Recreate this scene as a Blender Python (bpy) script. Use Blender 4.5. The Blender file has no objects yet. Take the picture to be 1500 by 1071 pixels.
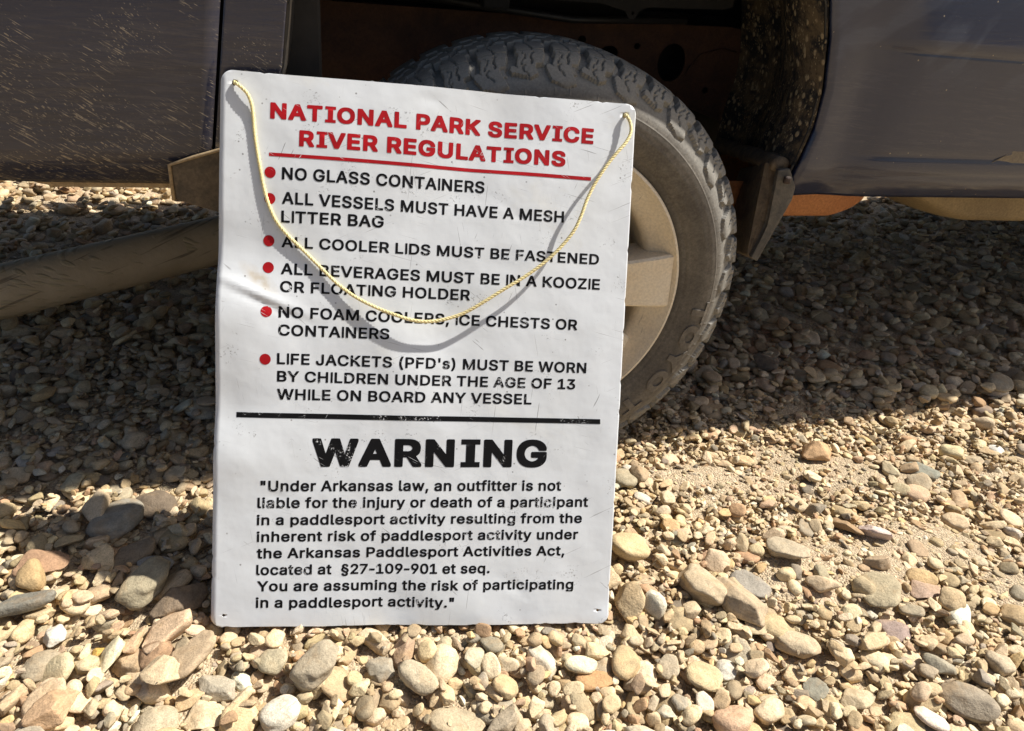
import bpy, bmesh, math, random
import numpy as np
from mathutils import Vector, Matrix, Quaternion, Euler
from mathutils import noise as mnoise

random.seed(7)
rng = np.random.default_rng(7)
R = math.radians
C = bpy.context.scene.collection
S = bpy.context.scene

# ------------------------------------------------------------------ camera
CAM_H = 0.891
cam = bpy.data.cameras.new('camera')
cam.sensor_width = 36.0
cam.lens = 26.0
cam.clip_start = 0.02
cam.clip_end = 500
cam_o = bpy.data.objects.new('camera', cam)
cam_o.location = (0, 0, CAM_H)
cam_o.rotation_euler = (R(60), 0, 0)
C.objects.link(cam_o)
S.camera = cam_o

# ------------------------------------------------------------------ sky, sun, exposure
SUN_DIR = Vector((0.64, 0.16, 0.75)).normalized()      # towards the sun: high, from the right, along the truck's side
w = bpy.data.worlds.new('World')
S.world = w
w.use_nodes = True
wn = w.node_tree
sky = wn.nodes.new('ShaderNodeTexSky')
sky.sky_type = 'NISHITA'
sky.sun_disc = False
sky.sun_elevation = math.asin(SUN_DIR.z)
sky.sun_rotation = math.atan2(SUN_DIR.x, SUN_DIR.y)
sky.air_density = 0.8
sky.dust_density = 2.5
bg = wn.nodes['Background']
wn.links.new(sky.outputs[0], bg.inputs[0])
bg.inputs[1].default_value = 0.064
sun = bpy.data.lights.new('sun', 'SUN')
sun.energy = 5.0
sun.angle = R(0.9)
sun.color = (1.0, 0.955, 0.89)
sun_o = bpy.data.objects.new('sun', sun)
sun_o.rotation_euler = (-SUN_DIR).to_track_quat('-Z', 'Y').to_euler()
sun_o.location = (3, 0, 5)
C.objects.link(sun_o)
S.view_settings.view_transform = 'Standard'
S.view_settings.look = 'None'
S.view_settings.gamma = 1
S.view_settings.exposure = 0.66
S.view_settings.use_curve_mapping = False
S.render.resolution_x, S.render.resolution_y = 1024, 731


# ------------------------------------------------------------------ helpers
def smooth(e0, e1, x):
    t = np.clip((x - e0) / (e1 - e0), 0, 1)
    return t * t * (3 - 2 * t)


def link(o, parent=None):
    C.objects.link(o)
    if parent is not None:
        o.parent = parent
    return o


def obj_from(name, verts, faces, mat, parent=None, shade=True, loc=None):
    me = bpy.data.meshes.new(name)
    me.from_pydata([tuple(v) for v in verts], [], [tuple(f) for f in faces])
    me.update()
    if mat:
        me.materials.append(mat)
    if shade:
        me.polygons.foreach_set('use_smooth', [True] * len(me.polygons))
    o = bpy.data.objects.new(name, me)
    if loc is not None:
        o.location = loc
    return link(o, parent)


def obj_bm(name, bm, mat, parent=None, shade=False, loc=None):
    me = bpy.data.meshes.new(name)
    bmesh.ops.recalc_face_normals(bm, faces=bm.faces[:])
    bm.to_mesh(me)
    bm.free()
    if mat:
        me.materials.append(mat)
    if shade:
        me.polygons.foreach_set('use_smooth', [True] * len(me.polygons))
    o = bpy.data.objects.new(name, me)
    if loc is not None:
        o.location = loc
    return link(o, parent)


def sharp(o, ang=35):
    me = o.data
    bm = bmesh.new()
    bm.from_mesh(me)
    for e in bm.edges:
        if len(e.link_faces) == 2 and e.calc_face_angle(0) > R(ang):
            e.smooth = False
    bm.to_mesh(me)
    bm.free()


def grid_faces(nu, nv, wrap_u=False):
    f = []
    for i in range(nu if wrap_u else nu - 1):
        for j in range(nv - 1):
            a, b = i * nv + j, ((i + 1) % nu) * nv + j
            f.append((a, b, b + 1, a + 1))
    return f


def prism(pts_a, pts_b, bevel=0.002):
    """closed solid between two matching outlines (lists of 3-D points)"""
    bm = bmesh.new()
    a = [bm.verts.new(p) for p in pts_a]
    b = [bm.verts.new(p) for p in pts_b]
    bm.faces.new(a)
    bm.faces.new(b[::-1])
    n = len(a)
    for i in range(n):
        bm.faces.new((a[i], b[i], b[(i + 1) % n], a[(i + 1) % n]))
    if bevel:
        bmesh.ops.bevel(bm, geom=bm.edges[:], offset=bevel, segments=2, affect='EDGES', profile=0.5)
    return bm


def box(c, s, bevel=0.003):
    x, y, z = c
    a, b, d = s[0] / 2, s[1] / 2, s[2] / 2
    lo = [(x - a, y - b, z - d), (x + a, y - b, z - d), (x + a, y + b, z - d), (x - a, y + b, z - d)]
    hi = [(p[0], p[1], z + d) for p in lo]
    return prism(lo, hi, bevel)


def tube(path, rad, seg=16, twist=None):
    """verts, faces of a tube; rad a number or list"""
    P = [Vector(p) for p in path]
    n = len(P)
    T = []
    for i in range(n):
        T.append((P[min(i + 1, n - 1)] - P[max(i - 1, 0)]).normalized())
    nrm = T[0].orthogonal().normalized()
    V, F = [], []
    for i in range(n):
        nrm = (nrm - T[i] * nrm.dot(T[i])).normalized()
        bi = T[i].cross(nrm)
        r = rad[i] if hasattr(rad, '__len__') else rad
        for k in range(seg):
            a = 2 * math.pi * k / seg
            V.append(P[i] + (nrm * math.cos(a) + bi * math.sin(a)) * r)
    for i in range(n - 1):
        for k in range(seg):
            a, b = i * seg + k, i * seg + (k + 1) % seg
            F.append((a, b, b + seg, a + seg))
    F.append(tuple(range(seg))[::-1])
    F.append(tuple(range((n - 1) * seg, n * seg)))
    return V, F


def mesh_join(parts):
    V, F = [], []
    for v, f in parts:
        k = len(V)
        V += list(v)
        F += [tuple(i + k for i in q) for q in f]
    return V, F


# ------------------------------------------------------------------ node helpers
class NT:
    def __init__(self, name):
        self.m = bpy.data.materials.new(name)
        self.m.use_nodes = True
        self.t = self.m.node_tree
        self.b = self.t.nodes['Principled BSDF']
        self.out = self.t.nodes['Material Output']

    def n(self, typ, **kw):
        nd = self.t.nodes.new(typ)
        for k, v in kw.items():
            setattr(nd, k, v)
        return nd

    def l(self, a, b):
        self.t.links.new(a, b)

    def coord(self, scale=(1, 1, 1), rot=(0, 0, 0), kind='Object'):
        if kind == 'Position':
            src = self.n('ShaderNodeNewGeometry').outputs['Position']
        else:
            src = self.n('ShaderNodeTexCoord').outputs[kind]
        mp = self.n('ShaderNodeMapping')
        mp.vector_type = 'POINT'
        mp.inputs['Rotation'].default_value = rot
        mp.inputs['Scale'].default_value = scale
        self.l(src, mp.inputs['Vector'])
        return mp.outputs[0]

    def rotscale(self, rot, scale, kind='Object', loc=(0, 0, 0)):
        """rotate first, then stretch"""
        a = self.coord((1, 1, 1), rot, kind)
        mp = self.n('ShaderNodeMapping')
        mp.inputs['Scale'].default_value = scale
        self.l(a, mp.inputs['Vector'])
        return mp.outputs[0]

    def noise(self, vec, scale, detail=4, rough=0.55, dist=0.0, out='Fac'):
        nd = self.n('ShaderNodeTexNoise')
        self.l(vec, nd.inputs['Vector'])
        nd.inputs['Scale'].default_value = scale
        nd.inputs['Detail'].default_value = detail
        nd.inputs['Roughness'].default_value = rough
        nd.inputs['Distortion'].default_value = dist
        return nd.outputs[out]

    def voro(self, vec, scale, feature='F1', out='Distance', rnd=1.0):
        nd = self.n('ShaderNodeTexVoronoi')
        nd.feature = feature
        self.l(vec, nd.inputs['Vector'])
        nd.inputs['Scale'].default_value = scale
        nd.inputs['Randomness'].default_value = rnd
        return nd.outputs[out]

    def ramp(self, fac, stops, interp='LINEAR'):
        nd = self.n('ShaderNodeValToRGB')
        nd.color_ramp.interpolation = interp
        el = nd.color_ramp.elements
        while len(el) > 1:
            el.remove(el[-1])
        for i, (p, c) in enumerate(stops):
            e = el[0] if i == 0 else el.new(p)
            e.position = p
            e.color = (c, c, c, 1) if not hasattr(c, '__len__') else (*c, 1)
        self.l(fac, nd.inputs[0])
        return nd.outputs[0]

    def math(self, op, a, b=None, clamp=False):
        nd = self.n('ShaderNodeMath', operation=op)
        nd.use_clamp = clamp
        for i, v in enumerate((a, b)):
            if v is None:
                continue
            if isinstance(v, (int, float)):
                nd.inputs[i].default_value = v
            else:
                self.l(v, nd.inputs[i])
        return nd.outputs[0]

    def mix(self, fac, a, b, blend='MIX'):
        nd = self.n('ShaderNodeMix', data_type='RGBA', blend_type=blend)
        for sock, v in ((nd.inputs[0], fac), (nd.inputs[6], a), (nd.inputs[7], b)):
            if isinstance(v, (int, float)):
                sock.default_value = v
            elif isinstance(v, tuple):
                sock.default_value = (*v, 1)
            else:
                self.l(v, sock)
        return nd.outputs[2]

    def bump(self, h, strength, dist, prev=None):
        nd = self.n('ShaderNodeBump')
        nd.inputs['Strength'].default_value = strength
        nd.inputs['Distance'].default_value = dist
        self.l(h, nd.inputs['Height'])
        if prev is not None:
            self.l(prev, nd.inputs['Normal'])
        return nd.outputs[0]

    def set(self, **kw):
        for k, v in kw.items():
            s = self.b.inputs[k.replace('_', ' ')]
            if isinstance(v, (int, float)):
                s.default_value = v
            elif isinstance(v, tuple):
                s.default_value = (*v, 1) if len(v) == 3 else v
            else:
                self.l(v, s)
        return self.m


def sep(nt, vec, ax):
    nd = nt.n('ShaderNodeSeparateXYZ')
    nt.l(vec, nd.inputs[0])
    return nd.outputs[ax]


DUST = (0.30, 0.235, 0.15)
MUD = (0.20, 0.145, 0.085)


def mat_pebble():
    t = NT('pebble_stone')
    at = t.n('ShaderNodeAttribute', attribute_type='INSTANCER', attribute_name='stone_color')
    pos = t.coord(kind='Position')
    big = t.noise(pos, 55, 5, 0.6)
    fine = t.noise(pos, 420, 4, 0.65)
    tone = t.ramp(big, [(0.28, 0.74), (0.5, 1.0), (0.75, 1.2)])
    c = t.mix(1.0, at.outputs['Color'], tone, 'MULTIPLY')
    sp = t.ramp(fine, [(0.3, 0.7), (0.5, 1.0), (0.72, 1.25)])
    c = t.mix(0.8, c, sp, 'MULTIPLY')
    stain = t.ramp(t.noise(pos, 24, 4, 0.6, 0.6), [(0.52, 0.0), (0.68, 1.0)])
    c = t.mix(t.math('MULTIPLY', stain, 0.35), c, (0.42, 0.27, 0.13))
    # strata of the river stones, each in its own direction
    oc = t.n('ShaderNodeTexCoord').outputs['Generated']
    wv = t.n('ShaderNodeTexWave', wave_type='BANDS', bands_direction='Z')
    t.l(oc, wv.inputs['Vector'])
    wv.inputs['Scale'].default_value = 2.2
    wv.inputs['Distortion'].default_value = 7
    wv.inputs['Detail'].default_value = 3
    wv.inputs['Detail Scale'].default_value = 1.4
    c = t.mix(0.22, c, t.ramp(wv.outputs['Fac'], [(0.0, 0.72), (1.0, 1.18)]), 'MULTIPLY')
    pits = t.ramp(t.voro(pos, 330), [(0.0, 0.0), (0.35, 1.0)])
    rough_zone = t.ramp(t.noise(pos, 17, 2), [(0.52, 0.0), (0.58, 1.0)])
    holes = t.math('MULTIPLY', t.ramp(t.voro(pos, 420), [(0.18, 1.0), (0.32, 0.0)]), rough_zone)
    c = t.mix(t.math('MULTIPLY', holes, 0.45), c, (0.16, 0.11, 0.065))
    crack = t.math('MULTIPLY', t.ramp(t.voro(t.coord(kind='Position'), 42, 'DISTANCE_TO_EDGE'), [(0.0, 1.0), (0.022, 0.0)]), t.ramp(t.noise(pos, 26, 3), [(0.54, 0.0), (0.60, 1.0)]))
    c = t.mix(t.math('MULTIPLY', crack, 0.5), c, (0.18, 0.12, 0.07))
    b1 = t.bump(t.noise(pos, 130, 5, 0.6), 0.55, 0.004)
    b2 = t.bump(fine, 0.5, 0.0012, b1)
    b3 = t.bump(pits, 0.18, 0.0008, b2)
    b3 = t.bump(t.math('MAXIMUM', holes, crack), -0.8, 0.0015, b3)
    t.set(Base_Color=c, Roughness=0.86, Normal=b3)
    t.b.inputs['Specular IOR Level'].default_value = 0.3
    return t.m


def mat_ground():
    t = NT('gravel_dirt')
    pos = t.coord(kind='Position')
    v = t.n('ShaderNodeTexVoronoi')
    t.l(pos, v.inputs['Vector'])
    v.inputs['Scale'].default_value = 240
    cell = t.ramp(sep(t, v.outputs['Color'], 0), [(0, (0.36, 0.275, 0.175)), (0.4, (0.48, 0.375, 0.24)), (0.75, (0.60, 0.49, 0.33)), (1, (0.45, 0.33, 0.21))])
    n1 = t.ramp(t.noise(pos, 300, 4), [(0.3, 0.7), (0.7, 1.2)])
    c = t.mix(1.0, cell, n1, 'MULTIPLY')
    far = t.noise(pos, 1.3, 4)
    c = t.mix(0.5, c, t.ramp(far, [(0.3, 0.75), (0.7, 1.2)]), 'MULTIPLY')
    h = t.ramp(v.outputs['Distance'], [(0.0, 1.0), (0.75, 0.0)])
    b = t.bump(h, 0.9, 0.003)
    b = t.bump(t.noise(pos, 500, 4), 0.6, 0.0015, b)
    return t.set(Base_Color=c, Roughness=0.95, Normal=b)


def mat_sign():
    t = NT('sign_white_enamel')
    oc = t.coord()
    c = t.mix(t.ramp(t.noise(oc, 4.5, 5, 0.6), [(0.35, 0.0), (0.75, 1.0)]), (0.64, 0.665, 0.68), (0.575, 0.595, 0.60))
    # yellowish handling stains
    st = t.ramp(t.noise(oc, 7, 4, 0.6, 0.5), [(0.60, 0.0), (0.72, 1.0)])
    c = t.mix(t.math('MULTIPLY', st, 0.22), c, (0.60, 0.54, 0.38))
    # fine vertical smears
    sm = t.ramp(t.noise(t.rotscale((0, 0, R(4)), (60, 6, 1)), 3.0, 4, 0.7), [(0.62, 0.0), (0.74, 1.0)])
    c = t.mix(t.math('MULTIPLY', sm, 0.16), c, (0.33, 0.31, 0.28))
    # thin dark scratches
    k = t.math('MULTIPLY', t.ramp(t.noise(t.rotscale((0, 0, R(38)), (9, 150, 1)), 1.6, 3, 0.5), [(0.70, 0.0), (0.73, 1.0)]),
               t.ramp(t.noise(oc, 9, 2), [(0.52, 0.0), (0.6, 1.0)]))
    k2 = t.math('MULTIPLY', t.ramp(t.noise(t.rotscale((0, 0, R(-68)), (9, 170, 1)), 1.7, 3, 0.5), [(0.71, 0.0), (0.74, 1.0)]),
                t.ramp(t.noise(oc, 8, 2), [(0.54, 0.0), (0.62, 1.0)]))
    k = t.math('MAXIMUM', k, k2)
    for ang_, sc_, th_ in ((12, 1.3, 0.70), (78, 1.5, 0.705), (-25, 1.1, 0.70), (-85, 0.9, 0.71)):
        kk = t.math('MULTIPLY', t.ramp(t.noise(t.rotscale((0, 0, R(ang_)), (7, 420, 1)), sc_, 2, 0.5), [(th_, 0.0), (th_ + 0.02, 0.8)]),
                    t.ramp(t.noise(oc, 6.3 + ang_ * 0.02, 3), [(0.50, 0.0), (0.58, 1.0)]))
        k = t.math('MAXIMUM', k, kk)
    scuff = t.math('MULTIPLY', t.ramp(t.noise(oc, 260, 3, 0.7), [(0.58, 0.0), (0.63, 1.0)]), t.ramp(t.noise(oc, 19, 3), [(0.60, 0.0), (0.66, 1.0)]))
    k = t.math('MAXIMUM', k, t.math('MULTIPLY', scuff, 0.8))
    # specks
    sp = t.math('MULTIPLY', t.ramp(t.voro(oc, 65), [(0.06, 1.0), (0.11, 0.0)]), t.ramp(t.noise(oc, 11, 3), [(0.5, 0.0), (0.58, 1.0)]))
    k = t.math('MAXIMUM', k, sp)
    c = t.mix(t.math('MULTIPLY', k, 0.75), c, (0.09, 0.08, 0.07))
    # scuffed sand-coloured rub at the crease by the left edge
    d = t.n('ShaderNodeVectorMath', operation='DISTANCE')
    m2 = t.n('ShaderNodeMapping')
    m2.inputs['Location'].default_value = (-0.058, -0.523, 0)
    m2.inputs['Scale'].default_value = (1, 1, 1)
    t.l(oc, m2.inputs['Vector'])
    m3 = t.n('ShaderNodeMapping')
    m3.inputs['Rotation'].default_value = (0, 0, R(38))
    t.l(m2.outputs[0], m3.inputs['Vector'])
    m4 = t.n('ShaderNodeMapping')
    m4.inputs['Scale'].default_value = (26, 75, 0)
    t.l(m3.outputs[0], m4.inputs['Vector'])
    t.l(m4.outputs[0], d.inputs[0])
    d.inputs[1].default_value = (0, 0, 0)
    rub = t.math('MULTIPLY', t.ramp(d.outputs['Value'], [(0.3, 1.0), (1.0, 0.0)]), t.ramp(t.noise(oc, 70, 4), [(0.3, 0.2), (0.6, 1.0)]))
    c = t.mix(t.math('MULTIPLY', rub, 0.7), c, (0.48, 0.40, 0.28))
    b = t.bump(t.noise(oc, 14, 3, 0.5), 0.5, 0.004)
    b = t.bump(t.ramp(t.voro(oc, 24), [(0.0, 0.0), (0.16, 1.0)]), 0.10, 0.0015, b)
    b = t.bump(t.noise(oc, 260, 3, 0.6), 0.10, 0.0006, b)
    rg = t.ramp(t.noise(oc, 30, 4), [(0.3, 0.34), (0.7, 0.52)])
    return t.set(Base_Color=c, Roughness=rg, Normal=b)


def mat_ink(name, col, wear):
    t = NT(name)
    oc = t.coord()
    chips = t.math('MULTIPLY', t.ramp(t.noise(oc, 330, 3, 0.7), [(0.56, 0.0), (0.60, 1.0)]), t.ramp(t.noise(oc, 17, 3, 0.6), [(wear, 0.0), (wear + 0.05, 1.0)]))
    s1 = t.math('MULTIPLY', t.ramp(t.noise(t.rotscale((0, 0, R(28)), (10, 330, 1)), 2.0, 3, 0.5), [(0.68, 0.0), (0.71, 1.0)]),
                t.ramp(t.noise(oc, 12, 2), [(0.48, 0.0), (0.54, 1.0)]))
    s2 = t.math('MULTIPLY', t.ramp(t.noise(t.rotscale((0, 0, R(-62)), (10, 330, 1)), 2.0, 3, 0.5), [(0.69, 0.0), (0.72, 1.0)]),
                t.ramp(t.noise(oc, 10, 2), [(0.5, 0.0), (0.56, 1.0)]))
    k = t.math('MAXIMUM', chips, t.math('MAXIMUM', s1, s2))
    fade = t.ramp(t.noise(oc, 25, 4), [(0.3, 0.85), (0.7, 1.3)])
    c = t.mix(1.0, col, fade, 'MULTIPLY')
    c = t.mix(k, c, (0.60, 0.61, 0.61))
    t.b.inputs['Specular IOR Level'].default_value = 0.15
    return t.set(Base_Color=c, Roughness=0.6)


def mat_rope():
    t = NT('rope_fibre')
    oc = t.coord()
    c = t.mix(t.noise(oc, 300, 4), (0.62, 0.50, 0.20), (0.85, 0.76, 0.42))
    d = t.ramp(t.noise(oc, 40, 3), [(0.4, 0.0), (0.7, 1.0)])
    c = t.mix(t.math('MULTIPLY', d, 0.35), c, (0.34, 0.27, 0.13))
    b = t.bump(t.noise(oc, 900, 3), 0.5, 0.001)
    t.set(Base_Color=c, Roughness=0.5, Normal=b)
    t.b.inputs['Subsurface Weight'].default_value = 0.15
    t.b.inputs['Subsurface Radius'].default_value = (0.004, 0.003, 0.001)
    return t.m


def mat_paint(name, ang, dirt_top, streaks, film=0.35):
    """navy paint under road dirt: a film of dust, more of it lower down, thrown mud flecks, and a painted sky reflection"""
    t = NT(name)
    oc = t.coord()
    z = sep(t, oc, 2)
    low = t.ramp(t.math('DIVIDE', t.math('SUBTRACT', z, 0.50), 0.42, True), [(0.0, 1.0), (0.22, dirt_top), (0.62, dirt_top * 0.62), (1.0, dirt_top * 0.15)])
    n1 = t.noise(oc, 6, 5, 0.65, 0.3)
    filmf = t.math('MULTIPLY', low, t.ramp(n1, [(0.25, film), (0.75, 1.0)]), True)
    wipe = t.noise(t.rotscale((0, R(4), 0), (7, 1, 95)), 2.0, 5, 0.7, 0.5)
    filmf = t.math('MULTIPLY', filmf, t.ramp(wipe, [(0.36, 0.35), (0.64, 1.35)]), True)
    gr = t.noise(oc, 240, 4, 0.7)
    filmf = t.math('MULTIPLY', filmf, t.ramp(gr, [(0.3, 0.7), (0.7, 1.2)]), True)
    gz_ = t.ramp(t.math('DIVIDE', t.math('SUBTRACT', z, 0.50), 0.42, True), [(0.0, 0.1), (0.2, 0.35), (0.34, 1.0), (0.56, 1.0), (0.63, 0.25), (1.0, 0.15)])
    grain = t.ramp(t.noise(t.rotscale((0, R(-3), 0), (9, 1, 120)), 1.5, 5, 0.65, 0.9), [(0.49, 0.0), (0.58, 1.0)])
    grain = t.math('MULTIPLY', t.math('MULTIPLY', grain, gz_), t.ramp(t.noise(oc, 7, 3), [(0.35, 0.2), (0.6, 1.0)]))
    sky_patch = t.ramp(t.noise(t.rotscale((0, R(35), 0), (5, 1, 11)), 1.3, 3, 0.5, 0.4), [(0.48, 0.0), (0.56, 1.0)])  # pale blue patches that paint a sky reflection on the upper right panel
    sky_patch = t.math('MULTIPLY', sky_patch, t.ramp(t.math('DIVIDE', t.math('SUBTRACT', z, 0.50), 0.42, True), [(0.5, 0.0), (0.66, 1.0)]))
    filmf = t.math('ADD', filmf, t.math('ADD', t.math('MULTIPLY', grain, 0.55 if streaks < 0.5 else 0.1), t.math('MULTIPLY', sky_patch, 0.42 if streaks < 0.5 else 0.0)), True)
    # thrown flecks: stretched cells along the direction of throw
    dens = t.ramp(t.math('DIVIDE', t.math('SUBTRACT', z, 0.50), 0.42, True), [(0.0, 1.0), (0.25, 0.62), (0.5, 0.22), (0.7, -0.10), (1.0, -0.30)])
    # the streaks are bent a little so no two run alike
    wob = t.n('ShaderNodeTexNoise')
    t.l(oc, wob.inputs['Vector'])
    wob.inputs['Scale'].default_value = 5
    sub = t.n('ShaderNodeVectorMath', operation='MULTIPLY_ADD')
    t.l(wob.outputs['Color'], sub.inputs[0])
    sub.inputs[1].default_value = (0.03, 0.03, 0.03)
    t.l(oc, sub.inputs[2])

    def throw(sc, lo, hi, patch, pk, thr, a2):
        m1 = t.n('ShaderNodeMapping')
        m1.inputs['Rotation'].default_value = (0, R(a2), 0)
        t.l(sub.outputs[0], m1.inputs['Vector'])
        m2 = t.n('ShaderNodeMapping')
        m2.inputs['Scale'].default_value = sc
        t.l(m1.outputs[0], m2.inputs['Vector'])
        v = t.n('ShaderNodeTexVoronoi')
        t.l(m2.outputs[0], v.inputs['Vector'])
        v.inputs['Scale'].default_value = 1.0
        size = t.ramp(sep(t, v.outputs['Color'], 0), [(0.0, 0.0), (0.45, 0.02), (0.85, 0.35), (1.0, 1.0)])
        val = t.math('SUBTRACT', v.outputs['Distance'], t.math('MULTIPLY', size, hi - lo))
        gate = t.ramp(t.math('ADD', t.noise(oc, patch, 4), t.math('MULTIPLY', dens, pk)), [(thr, 0.0), (thr + 0.03, 1.0)])
        return t.math('MULTIPLY', t.ramp(val, [(lo, 1.0), (lo + 0.07, 0.0)]), gate)

    fl = throw((20, 10, 430), 0.10, 0.42, 16, 0.30, 0.66 - 0.05 * streaks, ang)
    fl = t.math('MAXIMUM', fl, throw((60, 10, 560), 0.10, 0.46, 11, 0.26, 0.62 - 0.05 * streaks, ang + 6))
    fl = t.math('MAXIMUM', fl, throw((170, 10, 520), 0.08, 0.46, 9, 0.2, 0.60 - 0.05 * streaks, ang - 5))
    fl = t.math('MULTIPLY', fl, t.ramp(t.noise(oc, 150, 3), [(0.3, 0.35), (0.6, 1.0)]))
    fl = t.math('MULTIPLY', fl, 0.72 * streaks, True)
    dots = t.math('MULTIPLY', t.ramp(t.voro(oc, 48), [(0.05, 1.0), (0.09, 0.0)]), t.ramp(t.noise(oc, 15, 2), [(0.52, 0.0), (0.58, 1.0)]))
    fl = t.math('MAXIMUM', fl, t.math('MULTIPLY', dots, 0.8))
    paint = t.n('ShaderNodeBsdfPrincipled')
    paint.inputs['Base Color'].default_value = (0.004, 0.010, 0.038, 1)
    paint.inputs['Metallic'].default_value = 0.0
    paint.inputs['Specular IOR Level'].default_value = 0.25
    paint.inputs['Roughness'].default_value = 0.32
    paint.inputs['Coat Weight'].default_value = 0.75
    t.l(t.ramp(n1, [(0.3, 0.05), (0.7, 0.14)]), paint.inputs['Coat Roughness'])
    t.l(t.bump(wipe, 0.35, 0.0012), paint.inputs['Normal'])
    t.l(t.bump(wipe, 0.15, 0.0008), paint.inputs['Coat Normal'])
    dust = t.b
    col = t.mix(t.noise(oc, 18, 4), (0.036, 0.030, 0.025), (0.076, 0.060, 0.043)) if streaks > 0.5 else t.mix(t.noise(oc, 18, 4), (0.026, 0.025, 0.029), (0.052, 0.048, 0.052))
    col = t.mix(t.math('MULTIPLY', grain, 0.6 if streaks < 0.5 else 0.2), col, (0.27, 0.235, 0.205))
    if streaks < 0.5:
        col = t.mix(sky_patch, col, (0.22, 0.25, 0.30))  # blue of the reflected sky, put into the colour
    col = t.mix(fl, col, (0.46, 0.38, 0.26))
    t.l(col, dust.inputs['Base Color'])
    dust.inputs['Roughness'].default_value = 0.75
    t.l(t.bump(fl, 0.4, 0.001), dust.inputs['Normal'])
    mx = t.n('ShaderNodeMixShader')
    t.l(t.math('MAXIMUM', t.math('MULTIPLY', filmf, 0.72 if streaks > 0.5 else 0.16), fl), mx.inputs[0])
    t.l(paint.outputs[0], mx.inputs[1])
    t.l(dust.outputs[0], mx.inputs[2])
    t.l(mx.outputs[0], t.out.inputs['Surface'])
    return t.m


def mat_liner():
    t = NT('muddy_black_plastic')
    oc = t.coord()
    a = t.ramp(t.noise(t.coord((60, 14, 16)), 1.0, 5, 0.75), [(0.44, 0.0), (0.60, 1.0)])
    blob = t.math('MULTIPLY', t.ramp(t.voro(oc, 55), [(0.24, 1.0), (0.36, 0.0)]), t.ramp(t.noise(oc, 22, 3), [(0.44, 0.0), (0.50, 1.0)]))
    bl2 = t.math('MULTIPLY', t.ramp(t.voro(oc, 150), [(0.20, 1.0), (0.34, 0.0)]), t.ramp(t.noise(oc, 30, 3), [(0.46, 0.0), (0.54, 1.0)]))
    bl = t.math('MAXIMUM', blob, bl2)
    y = sep(t, oc, 1)
    deep = t.ramp(y, [(0.0, 0.0), (1.0, 1.0)])
    c = t.mix(t.math('MULTIPLY', a, 0.8), (0.020, 0.020, 0.021), (0.20, 0.145, 0.080))
    c = t.mix(bl, c, (0.42, 0.33, 0.20))
    b = t.bump(t.math('MAXIMUM', bl, t.math('MULTIPLY', a, 0.6)), 0.7, 0.003)
    b = t.bump(t.noise(oc, 160, 4), 0.4, 0.002, b)
    return t.set(Base_Color=c, Roughness=0.72, Normal=b)


def mat_rusty(name, c1, c2, rough=0.8, sc=14):
    t = NT(name)
    oc = t.coord()
    f = t.noise(oc, sc, 6, 0.65, 0.4)
    c = t.mix(t.ramp(f, [(0.3, 0.0), (0.7, 1.0)]), c1, c2)
    g = t.ramp(t.noise(oc, 180, 4, 0.7), [(0.3, 0.7), (0.7, 1.25)])
    c = t.mix(1.0, c, g, 'MULTIPLY')
    b = t.bump(t.noise(oc, 90, 5, 0.7), 0.4, 0.003)
    return t.set(Base_Color=c, Roughness=rough, Normal=b)


def mat_muddy_tube():
    t = NT('mud_spattered_steel')
    oc = t.coord()
    c = t.mix(t.ramp(t.noise(oc, 9, 5, 0.6), [(0.3, 0.0), (0.7, 1.0)]), (0.46, 0.35, 0.21), (0.60, 0.48, 0.31))
    st = t.voro(t.rotscale((0, R(-28), 0), (26, 12, 110)), 1.0)
    left = t.ramp(t.math('DIVIDE', t.math('ADD', sep(t, oc, 0), 1.25), 0.42, True), [(0.0, 1.0), (0.55, 0.55), (1.0, 0.0)])
    fl = t.math('MULTIPLY', t.ramp(st, [(0.24, 1.0), (0.42, 0.0)]), t.math('GREATER_THAN', t.math('ADD', t.noise(oc, 16, 4), t.math('MULTIPLY', left, 0.42)), 0.58))
    c = t.mix(t.math('MULTIPLY', fl, 0.8), c, (0.46, 0.37, 0.22))
    line = t.ramp(t.noise(t.rotscale((0, R(14), 0), (2, 3, 60)), 1.6, 4, 0.6, 0.5), [(0.60, 0.0), (0.66, 1.0)])
    c = t.mix(t.math('MULTIPLY', line, 0.55), c, (0.06, 0.04, 0.022))
    b = t.bump(t.math('ADD', fl, t.noise(oc, 60, 5)), 0.6, 0.003)
    return t.set(Base_Color=c, Roughness=0.7, Normal=b)


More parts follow.
